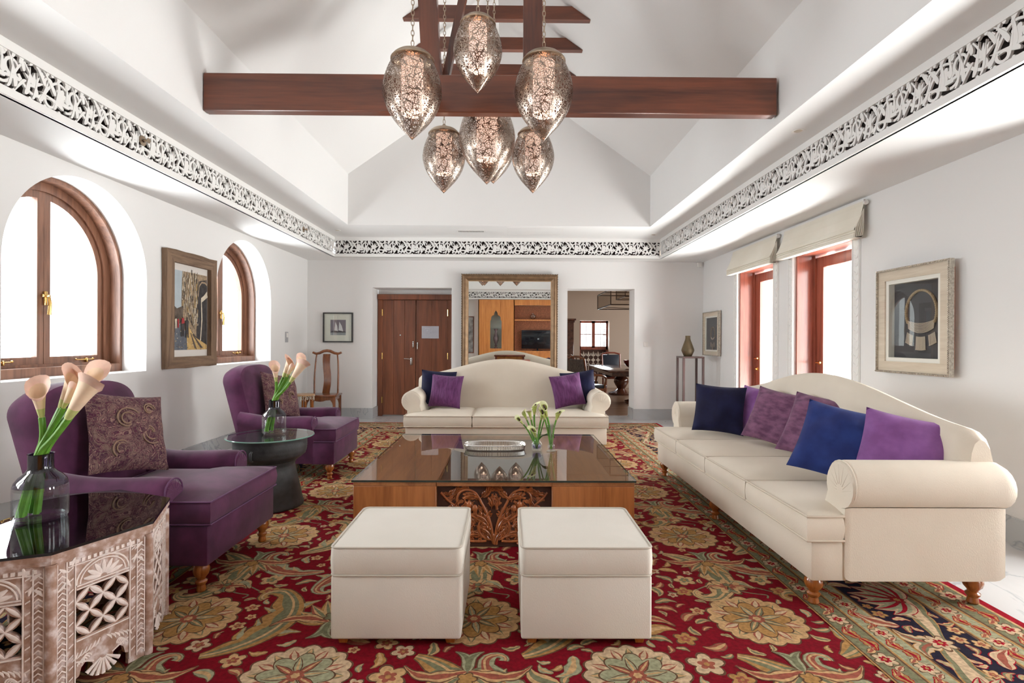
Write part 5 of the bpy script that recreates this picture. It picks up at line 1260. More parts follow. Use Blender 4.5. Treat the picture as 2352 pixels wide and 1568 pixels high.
# felucca print on the back wall
x0, x1, z0, z1 = -3.31, -2.775, 1.37, 1.905
root = thing('framed_print', 'small black-framed print of white sailing boats on the back wall above the wooden chair', 'picture', ((x0+x1)/2, YB, 0)); Mx = PB_(x0, z0); Wp, Hp = x1-x0, z1-z0
mb = MB(); frame_rect(mb, Mx, Wp, Hp, .022, .0, .035); loc_build(mb, 'frame', M['blackwood'], root)
mb = MB(); mb.box(.02, Wp-.02, .02, Hp-.02, 0, .01, 0, Mx); loc_build(mb, 'mount', plain('ivory_mount', lin(222, 222, 212), .8), root)
mb = MB(); a, b = .13, Wp-.13; S = lambda pts, mi, z: mb.add([tuple(Mx @ Vector((a+(b-a)*p[0], a+(b-a)*p[1], z))) for p in pts], [tuple(range(len(pts)))], mi)
S([(0, 0), (1, 0), (1, 1), (0, 1)], 0, .012); S([(0, 0), (1, 0), (1, .22), (0, .22)], 1, .0125); S([(0, .2), (.1, .27), (.4, .3), (.6, .26), (.8, .3), (1, .22), (1, .17), (0, .17)], 2, .013)
S([(.26, .3), (.5, .26), (.44, .6), (.32, .88)], 3, .014); S([(.53, .32), (.84, .24), (.74, .6), (.58, .88)], 3, .014)
loc_build(mb, 'photograph', [plain('print_sky', lin(118, 110, 122), .6), plain('print_water', lin(140, 146, 150), .5, noise=.15, nscale=40), plain('print_shore', lin(64, 62, 66), .6), plain('print_sail', lin(212, 212, 216), .6)], root)
mb = MB(); mb.quad(*[tuple(Mx @ Vector(p)) for p in ((.02, .02, .02), (Wp-.02, .02, .02), (Wp-.02, Hp-.02, .02), (.02, Hp-.02, .02))]); loc_build(mb, 'glazing', M['glass'], root)
# necklace shadow boxes on the right wall
def shadow_box(label, yfar, ynear, z0, z1, big):
    root = thing('shadow_box', label, 'picture', (XR, (yfar+ynear)/2, 0)); Mx = PR_(yfar, z0); Wp, Hp = yfar-ynear, z1-z0; q = 1 if big else .75; d = .085 if big else .05
    mb = MB(); frame_rect(mb, Mx @ T(.06*q, .06*q, 0), Wp-.12*q, Hp-.12*q, .03*q, 0, d-.03); loc_build(mb, 'box_side', plain('terracotta_box_side', lin(176, 126, 106), .7), root)
    mb = MB(); frame_rect(mb, Mx, Wp, Hp, .018*q, d-.03, d+.012)
    n = int(2*(Wp+Hp)/.016)
    for k in range(n if big else 0):
        s = 2*(Wp+Hp)*k/n
        if s < Wp: p = (s, .009)
        elif s < Wp+Hp: p = (Wp-.009, s-Wp)
        elif s < 2*Wp+Hp: p = (2*Wp+Hp-s, Hp-.009)
        else: p = (.009, 2*(Wp+Hp)-s)
        mb.ball((p[0], p[1], d+.014), .006, 6, 4, 0, (1, 1, 1), Mx)
    loc_build(mb, 'bead_moulding', plain('silvered_bead', lin(190, 182, 170), .25, .85, noise=.3, nscale=60), root)
    mb = MB(); frame_rect(mb, Mx @ T(.018*q, .018*q, 0), Wp-.036*q, Hp-.036*q, .085*q, d-.03, d, 0); loc_build(mb, 'frame', wood('champagne_frame', lin(186, 170, 150), lin(208, 196, 178), 'Y', 2, .5, .1), root)
    mb = MB(); i0 = .103*q; frame_rect(mb, Mx @ T(i0, i0, 0), Wp-2*i0, Hp-2*i0, .035*q, .02, d-.012, 0); loc_build(mb, 'mount', plain('white_mount', lin(228, 226, 218), .8), root)
    i1 = i0+.035*q; mb = MB(); mb.box(i1-.004, Wp-i1+.004, i1-.004, Hp-i1+.004, .01, .02, 0, Mx); loc_build(mb, 'backing', plain('charcoal_felt', lin(66, 64, 68), .9), root)
    mb = MB(); W2, H2 = Wp-2*i1, Hp-2*i1; mb.quad(*[tuple(Mx @ Vector(p)) for p in ((i1, i1, d-.02), (Wp-i1, i1, d-.02), (Wp-i1, Hp-i1, d-.02), (i1, Hp-i1, d-.02))]); loc_build(mb, 'glazing', M['glass'], root)
    # the necklace itself
    Mn = Mx @ T(i1+W2*.58, i1, .028); s = H2
    mb = MB()
    loop = [(W2*.30*cos(a), s*.60+s*.28*sin(a)) for a in [radians(-28+236*i/40) for i in range(41)]]
    if not big: loop = [(p[0]*.55, p[1]*.8) for p in loop]
    mb.tube([(p[0], p[1], 0) for p in loop], .010*q if big else .004, 8, 0, Mn)
    if big:
        for k in range(41): mb.ball((*loop[k], .002), .0125, 6, 4, 0, (1, 1, 1), Mn)
    mats = [plain('straw_cord', lin(160, 138, 110), .8, bmp=.6, nscale=120), plain('bone_beads', lin(196, 180, 164), .6)]
    xr, yr = (W2*.30*cos(radians(-28)), s*.60-s*.28*.47) if big else (W2*.165*.88, s*.37)
    for k in range(9 if big else 4):   # drooping bead strands
        f = k/8; mb.tube([(xr*(1-.0*f)*(2*t/14-1)*(1-.05*f), yr+.015-f*s*.10-(s*.04+f*.02*s)*(1-(2*t/14-1)**2), .004) for t in range(15)], .0028 if big else .002, 5, 1, Mn)
    nt = 30 if big else 8
    for k in range(nt):       # tassels
        u = -1+2*k/(nt-1); g = .06 if abs(abs(u)-.45) < .08 else 0
        if g: continue
        top_ = yr-s*.13-(s*.06)*(1-u*u); L = s*(.13 if abs(u) > .45 else .17)
        mb.tube([(xr*u, top_, .004), (xr*u*1.12, top_-L, .004)], .0035 if big else .002, 5, 1, Mn); mb.ball((xr*u*1.12, top_-L, .004), .006 if big else .003, 6, 4, 1, (1, 1, 1), Mn)
    loc_build(mb, 'necklace', mats, root); return root
shadow_box('large bead-edged shadow box with a tasselled necklace on the right wall above the long sofa', 5.03, 4.19, 1.135, 2.07, True)
shadow_box('small framed necklace on the right wall beside the far corner, next to the brass vase', 9.62, 8.90, 1.17, 1.93, False)

# big mirror on the back wall
x0, x1, z0, z1 = -.82, .90, .35, 2.60; Wm, Hm = x1-x0, z1-z0
root = thing('wall_mirror', 'big gilt-framed mirror on the back wall behind the three-seat sofa', 'mirror', ((x0+x1)/2, YB-.04, z0)); root.rotation_euler = (radians(.45), 0, 0)
MM = plane((-Wm/2, 0, 0), (1, 0, 0), (0, 0, 1))
mb = MB(); b = .135
prof = [(0, 0), (0, .05), (.012, .062), (.022, .06), (.03, .072), (.05, .085), (.075, .082), (.10, .06), (.115, .048), (.118, .03)]
corners = [(0, 0, 1, 1), (Wm, 0, -1, 1), (Wm, Hm, -1, -1), (0, Hm, 1, -1)]
for i in range(4):
    a, c = corners[i], corners[(i+1) % 4]
    mb.grid([[(a[0]+a[2]*p[0], a[1]+a[3]*p[0], p[1]) for p in prof], [(c[0]+c[2]*p[0], c[1]+c[3]*p[0], p[1]) for p in prof]], 0, False, MM)
mb.build('frame', M['gilt'], root)
mb = MB(); frame_rect(mb, MM @ T(.112, .112, 0), Wm-.224, Hm-.224, .012, .02, .048); mb.build('gilt_bead', M['giltlight'], root)
mb = MB(); n = 180
for k in range(n):
    s = 2*(Wm+Hm)*k/n; p = (s, .004) if s < Wm else ((Wm-.004, s-Wm) if s < Wm+Hm else ((2*Wm+Hm-s, Hm-.004) if s < 2*Wm+Hm else (.004, 2*(Wm+Hm)-s)))
    mb.ball((*p, .05), .010, 6, 4, 0, (1, 1, 1), MM)
mb.build('beaded_edge', M['gold_dark'], root)
mb = MB(); mb.quad(*[tuple(MM @ Vector(p)) for p in ((.12, .12, .025), (Wm-.12, .12, .025), (Wm-.12, Hm-.12, .025), (.12, Hm-.12, .025))]); mb.build('mirror_glass', M['mirror'], root)

# ------------------------------------------------------------------ wooden yoke-back chair
root = thing('yoke_back_chair', 'polished wooden yoke-back chair in the back left corner under the boat print', 'chair', (-3.15, 9.28, 0), radians(4))
mb = MB(); mb.rbox(-.27, .27, -.23, .23, .455, .485, .008, 2); mb.rbox(-.22, .22, -.18, .18, .484, .488, .002, 1); mb.build('seat', M['chairwood'], root)
for sx in (-1, 1):
    for sy in (-1, 1):
        mb = MB(); mb.prism([(sx*.215, sy*.185), (sx*.258, sy*.185), (sx*.258, sy*.222), (sx*.215, sy*.222)][::sx*sy], 0, .456); mb.build('leg', M['chairwood'], root)
mb = MB()
ap2 = [(-.215, .455), (-.215, .30), (-.20, .36), (-.17, .40), (-.10, .395), (-.05, .38), (0, .376), (.05, .38), (.10, .395), (.17, .40), (.20, .36), (.215, .30), (.215, .455)]
mb.prism(ap2, -.01, .008, 0, plane((0, -.2, 0), (1, 0, 0), (0, 0, 1))); mb.prism(ap2, -.01, .008, 0, plane((0, .2, 0), (1, 0, 0), (0, 0, 1)))
for s in (-1, 1): mb.box(s*.235-.008, s*.235+.008, -.19, .19, .40, .455)
mb.build('apron', M['chairwood'], root)
mb = MB(); mb.box(-.22, .22, -.215, -.195, .10, .125); mb.box(-.22, .22, .195, .215, .16, .185)
for s in (-1, 1): mb.box(s*.235-.01, s*.235+.01, -.19, .19, .13, .155)
mb.build('stretcher', M['chairwood'], root)
for s in (-1, 1):
    mb = MB(); mb.tube(bez((s*.20, .20, .485), (s*.205, .20, .75), (s*.205, .24, .95), (s*.175, .25, 1.175), 14), lambda t: .017-.004*t, 10); mb.build('back_post', M['chairwood'], root)
mb = MB(); rows = []
for i in range(25):
    t = i/24; z = .485+.68*t; y = .205-.035*sin(2*pi*t)+.05*t; xo = .022*sin(2*pi*(t-.05)); wd = .062
    rows.append([(xo-wd, y, z), (xo+wd, y, z), (xo+wd, y+.012, z), (xo-wd, y+.012, z)])
mb.grid(rows, 0, True, None, True); mb.build('splat', M['chairwood'], root)
mb = MB(); P = [(-.245, .26, 1.19), (-.23, .255, 1.185), (-.19, .25, 1.17), (-.13, .245, 1.18), (-.06, .24, 1.215), (0, .24, 1.225), (.06, .24, 1.215), (.13, .245, 1.18), (.19, .25, 1.17), (.23, .255, 1.185), (.245, .26, 1.195)]
mb.tube(P, lambda t: .016+.010*sin(pi*t)+(.004 if t < .08 or t > .92 else 0), 10); mb.build('crest_rail', M['chairwood'], root)
# inlaid stool beside it
root = thing('inlaid_side_table', 'small round bone-inlaid wooden side table left of the yoke-back chair', 'table', (-3.32, 8.86, 0))
mb = MB(); mb.lathe([(.001, .50), (.165, .50), (.172, .512), (.165, .525), (.001, .525)], 32); mb.build('table_top', wood('honey_inlay', lin(150, 104, 66), lin(196, 160, 116), 'X', 3, .4, .2), root)
mb = MB()
for k in range(40): a = 2*pi*k/40; mb.ball((.167*cos(a), .167*sin(a), .497), .007, 6, 4)
for k in range(14):
    a = 2*pi*k/14; Mx = R(a) @ plane((.157, 0, 0), (0, 1, 0), (0, 0, 1)); mb.tube([(.016*cos(b), .462+.016*sin(b), 0) for b in [2*pi*i/10 for i in range(10)]], .004, 5, 0, Mx, True); mb.tube([(-.018, .49, 0), (-.035, .44, 0), (-.03, .42, 0)], .004, 5, 0, Mx)
mb.build('bone_inlay', plain('bone_white', lin(222, 214, 196), .5), root)
for k in range(6):
    a = 2*pi*k/6; mb = MB(); mb.tube([(.14*cos(a), .14*sin(a), .5), (.145*cos(a), .145*sin(a), 0)], .016, 8); mb.build('leg', M['legwood'], root)

# pedestal with vase
root = thing('pedestal_stand', 'tall open dark wood pedestal in the back right corner', 'stand', (3.09, 9.09, 0)); s = .18; H = 1.165
mb = MB(); mb.rbox(-s, s, -s, s, H-.03, H, .003, 1); mb.build('table_top', M['standwood'], root)
for sx in (-1, 1):
    for sy in (-1, 1): mb = MB(); mb.rbox(*sorted((sx*s, sx*(s-.035))), *sorted((sy*s, sy*(s-.035))), 0, H-.03, .003, 1); mb.build('leg', M['standwood'], root)
mb = MB()
for q in (-1, 1): mb.box(-s+.03, s-.03, *sorted((q*s, q*(s-.03))), .04, .07); mb.box(*sorted((q*s, q*(s-.03))), -s+.03, s-.03, .04, .07)
mb.build('stretcher', M['standwood'], root)
mb = MB(); mb.lathe([(.001, 0), (.062, 0), (.068, .01), (.102, .085), (.105, .10), (.098, .13), (.062, .23), (.047, .27), (.040, .30), (.040, .345), (.036, .345), (.036, .30), (.04, .27)], 36)
o = mb.build('brass_vase', M['vasebrass'], None); o.location = (3.04, 9.06, H+.001); tag(o, 'aged brass vase with narrow neck on the tall pedestal', 'vase')

# low console behind the back sofa (seen in the mirror)
root = thing('console_table', 'small reddish wooden console between the three-seat sofa and the mirror', 'table', (.05, 8.55, .014))
mb = MB(); mb.rbox(-.31, .31, -.12, .12, 1.07, 1.10, .006, 1); mb.build('table_top', M['frenchwood'], root)
mb = MB(); mb.rbox(-.27, .27, -.10, .10, .97, 1.07, .004, 1); mb.build('apron', M['cabwood'], root)
for sx in (-1, 1):
    for sy in (-1, 1): mb = MB(); mb.rbox(sx*.27-.02, sx*.27+.02, sy*.085-.02, sy*.085+.02, 0, 1.07, .003, 1); mb.build('leg', M['frenchwood'], root)

# ------------------------------------------------------------------ small fittings
def wallbox(name, label, cat, Mx, w_, h, d, mat, extra=None):
    mb = MB(); mb.rbox(0, w_, 0, h, 0, d, min(.005, d*.4), 2, 0, Mx)
    if extra: extra(mb, Mx)
    o = mb.build(name, mat if isinstance(mat, list) else [mat, M['steel']], None); tag(o, label, cat); return o
wallbox('thermostat', 'small grey thermostat on the left wall near the back corner', 'thermostat', PL(8.78, 1.37), .10, .17, .014, [plain('grey_plastic', lin(168, 168, 172), .5), M['white_plastic']], lambda mb, Mx: mb.box(.02, .08, .08, .15, .014, .018, 1, Mx))
wallbox('light_switch', 'white light switch on the back wall right of the dining room opening', 'switch', PB_(2.465, 1.315), .085, .085, .010, M['white_plastic'], lambda mb, Mx: mb.rbox(.045, .07, .012, .072, .01, .016, .003, 1, 0, Mx))
wallbox('motion_sensor', 'white motion sensor high in the back right corner under the soffit', 'sensor', plane((XR-.12, YB, 2.755), (1, 0, 0), (0, 0, 1)), .07, .085, .05, M['white_plastic'])
def downlight(label, x, y, z=ZF):
    root = thing('downlight', label, 'ceiling light', (x, y, z), 0, 'recessed ceiling spotlights')
    mb = MB(); mb.lathe([(.034, -.002), (.050, -.004), (.052, -.001), (.052, .0)], 28); mb.build('trim_ring', M['white_plastic'], root)
    mb = MB(); mb.lathe([(.034, -.002), (.024, -.0012), (.001, -.0012)], 24); mb.build('lens', plain('lamp_lens', lin(232, 216, 196), .2, .5), root)
downlight('recessed spotlight in the ceiling at the back left corner of the vault', -2.76, 8.78)
downlight('recessed spotlight in the ceiling at the back right corner of the vault', 2.43, 8.98)
downlight('recessed spotlight in the ceiling to the right, nearest the camera', 2.45, 4.54)
mb = MB(); x0, x1 = -.82, -.38
mb.box(x0, x1, 8.72, 8.84, ZF-.006, ZF-.001)
for k in range(22): mb.box(x0+.02+k*.019, x0+.030+k*.019, 8.735, 8.825, ZF-.008, ZF-.006, 1)
tag(mb.build('air_vent', [M['white_plastic'], plain('vent_slot', lin(120, 120, 122), .7)], None), 'slim slotted air vent in the flat ceiling above the back wall', 'vent')
mb = MB()
for q in ((0.0, .88, 8.50, 8.503), (0.0, .88, 8.997, 9.0), (0.0, .003, 8.5, 9.0), (.877, .88, 8.5, 9.0)): mb.box(*q, ZF-.003, ZF-.0005)
tag(mb.build('access_panel', M['white_plastic'], None), 'flush white access panel in the ceiling right of the air vent', 'panel')
for y, lab in ((4.45, 'sprinkler head on the left frieze, the nearer one'), (7.95, 'sprinkler head on the left frieze, close to the back corner')):
    root = thing('sprinkler_head', lab, 'sprinkler', (FXL, y, 3.03), 0, 'sprinkler heads on the left frieze')
    mb = MB(); mb.lathe([(.001, 0), (.04, 0), (.042, .008), (.015, .012)], 20, 0, R(pi/2, 'Y')); mb.build('escutcheon', M['nickel'], root)
    mb = MB(); mb.tube([(.01, 0, 0), (.05, 0, 0)], .010, 8); mb.lathe([(.001, .052), (.022, .052), (.022, .055), (.001, .055)], 14, 0, R(pi/2, 'Y')); mb.build('nozzle', M['nickel'], root)

# ------------------------------------------------------------------ dining room beyond the opening
DY1, DXL, DXR, DZC = 16.5, .2, 6.0, 3.6
mb = MB(); wx0, wx1, wz0, wz1 = 2.22, 3.12, .35, 2.05
mb.quad((DXL, DY1, 0), (wx0, DY1, 0), (wx0, DY1, DZC), (DXL, DY1, DZC)); mb.quad((wx1, DY1, 0), (DXR, DY1, 0), (DXR, DY1, DZC), (wx1, DY1, DZC)); mb.quad((wx0, DY1, 0), (wx1, DY1, 0), (wx1, DY1, wz0), (wx0, DY1, wz0)); mb.quad((wx0, DY1, wz1), (wx1, DY1, wz1), (wx1, DY1, DZC), (wx0, DY1, DZC))
for x in (wx0, wx1): mb.quad((x, DY1, wz0), (x, DY1+.35, wz0), (x, DY1+.35, wz1), (x, DY1, wz1))
for z in (wz0, wz1): mb.quad((wx0, DY1, z), (wx1, DY1, z), (wx1, DY1+.35, z), (wx0, DY1+.35, z))
mb.quad((DXL, YD, 0), (DXL, DY1, 0), (DXL, DY1, DZC), (DXL, YD, DZC)); mb.quad((DXR, YD, 0), (DXR, 11.6, 0), (DXR, 11.6, DZC), (DXR, YD, DZC)); mb.quad((DXR, 14.8, 0), (DXR, DY1, 0), (DXR, DY1, DZC), (DXR, 14.8, DZC)); mb.quad((DXR, 11.6, 0), (DXR, 14.8, 0), (DXR, 14.8, .95), (DXR, 11.6, .95)); mb.quad((DXR, 11.6, 2.45), (DXR, 14.8, 2.45), (DXR, 14.8, DZC), (DXR, 11.6, DZC)); mb.quad((DXL, YD, DZC), (DXR, YD, DZC), (DXR, DY1, DZC), (DXL, DY1, DZC))  # gap in the right wall is unseen, added for the side fill lamp
for q in ((DXL, OPB[1][0], 0, DZC), (OPB[1][1], DXR, 0, DZC), (OPB[1][0], OPB[1][1], ZO, DZC)): mb.quad((q[0], YD, q[2]), (q[1], YD, q[2]), (q[1], YD, q[3]), (q[0], YD, q[3]))
struct('wall_dining', mb, M['paint_taupe'])
root = bpy.data.objects.new('window_4', None); COL.objects.link(root); root['kind'] = 'structure'
y = DY1+.22; mb = MB(); zl = 1.22
for q in ((wx0, wx0+.06, wz0, wz1), (wx1-.06, wx1, wz0, wz1), (wx0, wx1, wz1-.07, wz1), (wx0, wx1, zl-.06, zl+.04), ((wx0+wx1)/2-.05, (wx0+wx1)/2+.05, zl, wz1), (wx0, wx1, wz0, wz0+.05)): mb.box(q[0], q[1], y, y+.06, q[2], q[3])
mb.build('window_frame', M['frenchwood'], root)
mb = MB()
for xc in ((wx0+wx1)/2-.225, (wx0+wx1)/2+.225): mb.box(xc-.008, xc+.008, y+.01, y+.03, zl, wz1); mb.box(xc-.18, xc+.18, y+.01, y+.03, (zl+wz1)/2-.01, (zl+wz1)/2+.01)
mb.build('glazing_bar', M['frenchwood'], root)
mb = MB(); mb.quad((wx0, y+.03, zl), (wx1, y+.03, zl), (wx1, y+.03, wz1), (wx0, y+.03, wz1)); mb.build('pane', M['glass'], root)
mb = MB(); mb.box(wx0+.06, wx1-.06, y+.02, y+.05, wz0+.05, zl-.06, 0)
for k in range(5):
    xc = wx0+.15+k*.15; z = .62
    Mx = plane((xc, y+.012, z), (1, 0, 0), (0, 0, 1))
    for a in (pi/2, pi/2+.8, pi/2-.8): mb.prism(xf(leaf2(.16, .04), 0, .33, 1, a), 0, .01, 1, Mx)
    mb.prism(xf(rose(.05, 4, .5, 24), 0, .22), 0, .01, 1, Mx); mb.tube([(.045*cos(t), .045*sin(t)+.08, .005) for t in [2*pi*i/14 for i in range(14)]], .010, 6, 1, Mx, True); mb.box(-.008, .008, -.2, .4, 0, .008, 1, Mx)
mb.build('balustrade_panel', [M['dark_carved'], plain('pale_fretwork', lin(206, 196, 184), .6)], root)
mb = MB()
for k in range(13): mb.box(wx1-.16, wx1-.06, y-.01, y+.015, zl+.06+k*.055, zl+.075+k*.055)
mb.build('louvre', M['frenchwood'], root)
# table
M['dinewood'] = wood('dark_dining_wood', lin(52, 28, 20), lin(96, 54, 36), 'Y', 1, .2, .6)
root = thing('dining_table', 'long dark dining table seen through the opening in the back wall', 'table', (3.05, 13.4, 0))
mb = MB(); mb.rbox(-.80, .80, -1.55, 1.55, .72, .765, .01, 2); mb.build('table_top', M['dinewood'], root)
mb = MB(); mb.rbox(-.72, .72, -1.46, 1.46, .63, .72, .005, 1); mb.build('apron', M['dinewood'], root)
for yy in (-1.0, 1.0):
    mb = MB(); mb.lathe([(.34, 0), (.34, .05), (.2, .09), (.1, .16), (.16, .26), (.2, .34), (.18, .44), (.1, .5), (.14, .56), (.2, .63)], 20, 0, T(0, yy, 0)); mb.build('pedestal', M['dinewood'], root)
M['navyleather'] = plain('navy_leather', lin(38, 48, 62), .35)
M['stripe'] = fabric('striped_upholstery', lin(70, 66, 66), lin(116, 110, 106), 90, .1, .8, 14, .2, (8, 8, .6))
def dining_chair(label, loc, rz, stripe=False, arms=False):
    root = thing('dining_chair', label, 'chair', loc, rz, 'dining chairs'); w_ = .27; f = M['frenchwood'] if not stripe else M['chairwood']
    mb = MB(); mb.rbox(-w_, w_, -.26, .24, .43, .50, .02, 2); mb.build('seat', M['navyleather'], root)
    mb = MB(); mb.rbox(-w_, w_, -.255, .24, .37, .43, .004, 1); mb.build('seat_frame', f, root)
    for s in (-1, 1):
        mb = MB(); mb.tube([(s*.24, -.23, .37), (s*.24, -.235, .2), (s*.235, -.23, 0)], lambda t: .028-.010*t, 8); mb.build('leg', f, root)
        mb = MB(); mb.tube(bez((s*.24, .25, 0), (s*.24, .22, .3), (s*.25, .24, .6), (s*.26, .34, 1.05), 10), .022, 8); mb.build('leg', f, root)
        if arms:
            mb = MB(); mb.tube(bez((s*.27, .27, .72), (s*.34, .1, .70), (s*.36, -.15, .74), (s*.29, -.22, .62), 10)+[(s*.27, -.2, .5), (s*.27, -.2, .43)], .022, 8); mb.build('armrest', f, root)
    mb = MB(); mb.tube([(-.26, .34, 1.05), (-.1, .355, 1.09), (.1, .355, 1.09), (.26, .34, 1.05)], .024, 8)
    if stripe:
        for k in range(3): x = -.13+.13*k; mb.tube([(x, .25, .52), (x, .345, 1.06)], .014, 6)
    mb.build('top_rail', f, root)
    mb = MB(); Mx = T(0, .27, .54) @ R(radians(-9), 'X'); mb.rbox(-.235, .235, -.025, .025, 0, .50, .018, 2, 0, Mx); mb.build('backrest', M['stripe'] if stripe else M['navyleather'], root)
dining_chair('striped-back dining armchair nearest the opening, facing the long dark table', (1.74, 11.42, 0), radians(120), True, True)
dining_chair('navy-backed dining chair at the far side of the dining table by the window', (3.0, 15.25, 0), radians(0))
dining_chair('striped dining chair on the left side of the dining table, second from the opening', (1.78, 12.6, 0), radians(104), True, True)
mb = MB(); mb.lathe([(.001, 0), (.08, .0), (.07, .02), (.15, .06), (.20, .14), (.215, .20), (.205, .20), (.19, .14), (.14, .07), (.001, .03)], 28); o = mb.build('bowl', plain('oxblood_lacquer', lin(96, 26, 28), .2, coat=.6), None); o.location = (3.0, 12.9, .766); tag(o, 'dark red lacquer bowl on the dining table', 'bowl')
def candelabrum(label, loc):
    root = thing('candelabrum', label, 'candelabrum', loc, 0, 'candelabra on the dining table')
    mb = MB(); mb.lathe([(.001, 0), (.07, 0), (.06, .015), (.012, .03), (.01, .3)], 16)
    for k in range(4):
        a = k*pi/2+.4; mb.tube([(0, 0, .26), (.06*cos(a), .06*sin(a), .22), (.12*cos(a), .12*sin(a), .27), (.12*cos(a), .12*sin(a), .34)], .006, 6); mb.lathe([(.001, 0), (.022, .0), (.018, .03)], 10, 0, T(.12*cos(a), .12*sin(a), .34))
    mb.build('branch', M['silver'], root)
candelabrum('silver candelabrum left on the dining table behind the red bowl', (3.25, 13.5, .766)); candelabrum('silver candelabrum nearest the opening edge on the dining table', (3.18, 12.55, .766))
def lantern_frame(label, x0, x1, y0, y1, z0, z1, mat):
    root = thing('chandelier', label, 'chandelier', ((x0+x1)/2, (y0+y1)/2, z0), 0, 'rectangular iron chandeliers'); a, b, h = (x1-x0)/2, (y1-y0)/2, z1-z0
    mb = MB()
    for z in (0, h): mb.tube([(-a, -b, z), (a, -b, z), (a, b, z), (-a, b, z), (-a, -b, z)], .014, 6)
    for sx in (-1, 1):
        for sy in (-1, 1): mb.tube([(sx*a, sy*b, 0), (sx*a, sy*b, h)], .012, 6)
    mb.tube([(-a, 0, 0), (0, 0, -.03), (a, 0, 0)], .008, 6); mb.tube([(0, 0, h), (0, 0, DZC-z0)], .01, 6); mb.tube([(-a, 0, h), (a, 0, h)], .01, 6); mb.build('iron_frame', mat, root)
    mb = MB()
    for s in (-1, 1): mb.quad((-a, s*b, .01), (a, s*b, .01), (a, s*b, h-.01), (-a, s*b, h-.01)); mb.quad((s*a, -b, .01), (s*a, b, .01), (s*a, b, h-.01), (s*a, -b, h-.01))
    mb.build('shade', thin_glass('linen_screen', (.85, .82, .78, 1), .3, 1.2, .4), root)
ir = plain('dark_iron', lin(58, 42, 34), .5, .5)
lantern_frame('larger rectangular iron chandelier over the dining table', 2.38, 3.5, 12.4, 14.2, 2.26, 2.62, ir)
lantern_frame('smaller iron chandelier frame beyond the larger one, higher up', 3.15, 4.2, 14.4, 15.6, 2.62, 2.95, ir)
root = thing('display_cabinet', 'dark wooden display cabinet at the left edge of the dining room', 'cabinet', (1.42, 14.2, 0))
mb = MB(); mb.rbox(-.3, .3, -.25, .25, 0, 1.95, .01, 1); mb.build('body', M['dinewood'], root); mb = MB(); mb.rbox(-.34, .36, -.29, .29, 1.95, 2.0, .01, 1); mb.rbox(-.33, .33, -.27, .27, 1.90, 1.95, .01, 1); mb.build('cornice', M['dinewood'], root)

# ------------------------------------------------------------------ media wall behind the camera (seen in the mirror)
CY = YN; CF = YN+.42
root = thing('media_cabinet', 'orange-brown fitted cabinet wall seen reflected in the big mirror', 'cabinet', (0, CY, 0))
def lb(mb, name, mat): return loc_build(mb, name, mat, root)
nx0, nx1, nz0, nz1 = -.66, -.22, .95, 2.45
mb = MB(); X0, X1, X2, X3 = -1.12, .28, 2.9, 3.3
Mf = Matrix(((1,0,0,0),(0,0,1,CF),(0,1,0,0),(0,0,0,1)))
nich = [(nx0, nz0), (nx0, 2.02)]+[(nx0+.04, 2.06), (nx0+.03, 2.14), (nx0+.09, 2.22), (nx0+.15, 2.24), (nx0+.16, 2.33), ((nx0+nx1)/2, 2.42)]
nich += [(nx0+nx1-p[0], p[1]) for p in nich[::-1][1:]]
xc_ = (nx0+nx1)/2
# front with niche: left, right, below and strips above
mb.box(X0, nx0, CF-.03, CF, 0, 2.84); mb.box(nx1, X1, CF-.03, CF, 0, 2.84); mb.box(nx0, nx1, CF-.03, CF, 0, nz0)
for i in range(1, len(nich)-2):
    a, b = nich[i], nich[i+1]; mb.add([(a[0], CF, a[1]), (b[0], CF, b[1]), (b[0], CF, 2.84), (a[0], CF, 2.84)], [(0, 1, 2, 3)])
mb.box(X0, X0+.03, CY, CF, 0, 2.84); mb.box(X1-.03, X1, CY, CF, 0, 2.84)
for k in range(1, 6): mb.box(X0+(X1-X0)*k/6-.002, X0+(X1-X0)*k/6+.002, CF, CF+.003, 0, nz0 if nx0 < X0+(X1-X0)*k/6 < nx1 else 2.84)
mb.box(X1, X2, CF-.03, CF, 2.62, 2.84); mb.box(X2, X3, CF-.03, CF, 0, 2.84); mb.box(X1, X2, CY+.02, CF, .80, .86); mb.box(X1, X2, CY+.02, CF-.05, 2.03, 2.08); mb.box(X1, X2, CF-.06, CF-.03, 0, .8)
lb(mb, 'cabinet_front', M['cabwood'])
mb = MB(); mb.box(X1, X2, CY+.12, CY+.14, .86, 2.62)
lb(mb, 'textured_panel', plain('carved_russet_panel', lin(140, 84, 56), .7, noise=.5, nscale=60, bmp=.8))
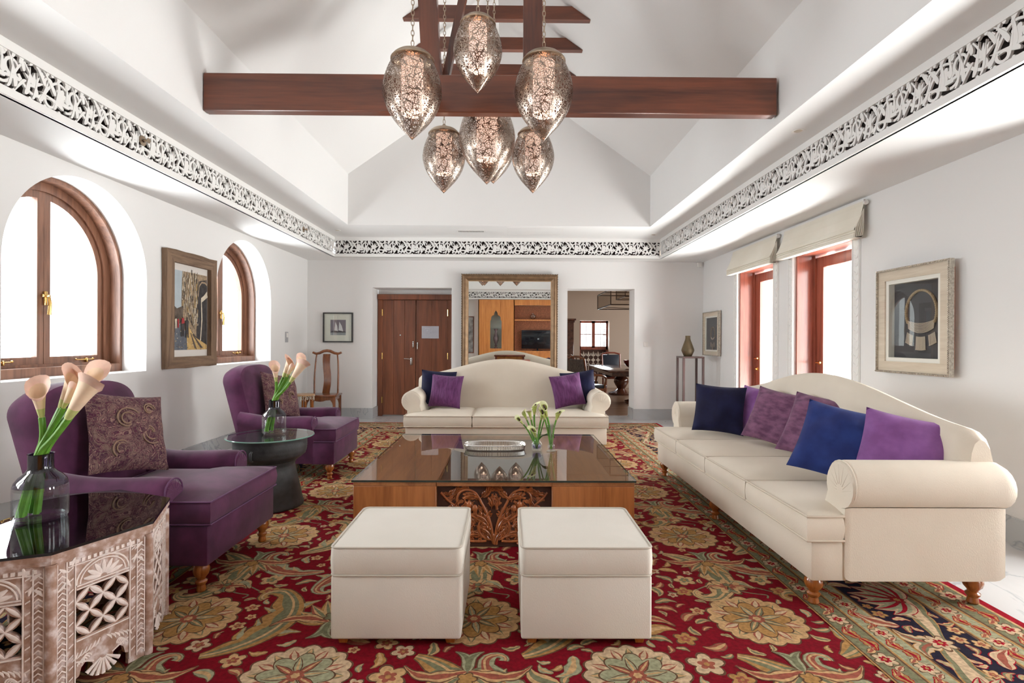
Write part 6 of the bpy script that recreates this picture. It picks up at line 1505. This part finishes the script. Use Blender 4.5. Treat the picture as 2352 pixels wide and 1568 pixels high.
mb = MB(); mb.box(nx0-.05, nx1+.05, CY+.1, CY+.12, nz0-.02, 2.6); lb(mb, 'niche_back', plain('pale_niche', lin(196, 206, 198), .5))
mb = MB(); mb.rbox(-.62, .62, -.03, .03, .08, .80, .01, 2); mb.box(-.2, .2, -.12, .12, 0, .01); mb.box(-.03, .03, -.02, .02, 0, .1)
tv = mb.build('television', plain('black_screen', lin(14, 18, 26), .08), None); tv.location = (1.18, CF-.16, .865); tag(tv, 'black flat television on the cabinet shelf, reflected in the mirror', 'television')
mb = MB(); mb.lathe([(.001, 0), (.05, 0), (.10, .04), (.125, .10), (.11, .17), (.05, .21), (.05, .24)], 28); o = mb.build('glass_globe_vase', thin_glass('globe_glass', (.75, .7, .66, 1), 1, 2.0), None); o.location = (1.0, CF-.18, 2.081); tag(o, 'round glass vase on the upper cabinet shelf, reflected in the mirror', 'vase')
mb = MB(); mb.lathe([(.001, 0), (.08, 0), (.05, .04), (.03, .08), (.05, .12), (.03, .16), (.05, .2), (.09, .32), (.095, .42), (.05, .6), (.045, .66), (.08, .76)], 24); o = mb.build('hurricane_lamp', plain('smoky_mauve_glass', lin(96, 78, 80), .2), None); o.location = (xc_, CY+.28, nz0+.001); tag(o, 'smoky glass hurricane lamp in the arched niche, reflected in the mirror', 'lamp')
mb = MB(); mb.box(nx0, nx1, CY+.12, CF-.03, nz0-.02, nz0); mb.parent = None
lb(mb, 'niche_shelf', M['cabwood'])
x0, x1, z0, z1 = -1.75, -1.32, .75, 2.2
root = thing('framed_print', 'tall framed print on the near wall left of the cabinet, seen only in the mirror', 'picture', (x0, YN, 0)); Mx = Matrix(((-1,0,0,x1),(0,0,1,YN),(0,1,0,z0),(0,0,0,1)))
mb = MB(); frame_rect(mb, Mx, x1-x0, z1-z0, .03, 0, .03); loc_build(mb, 'frame', M['redwood'], root)
mb = MB(); mb.box(.03, x1-x0-.03, .03, z1-z0-.03, 0, .01, 0, Mx); loc_build(mb, 'sheet', plain('mottled_print', lin(150, 150, 150), .7, noise=.5, nscale=6), root)
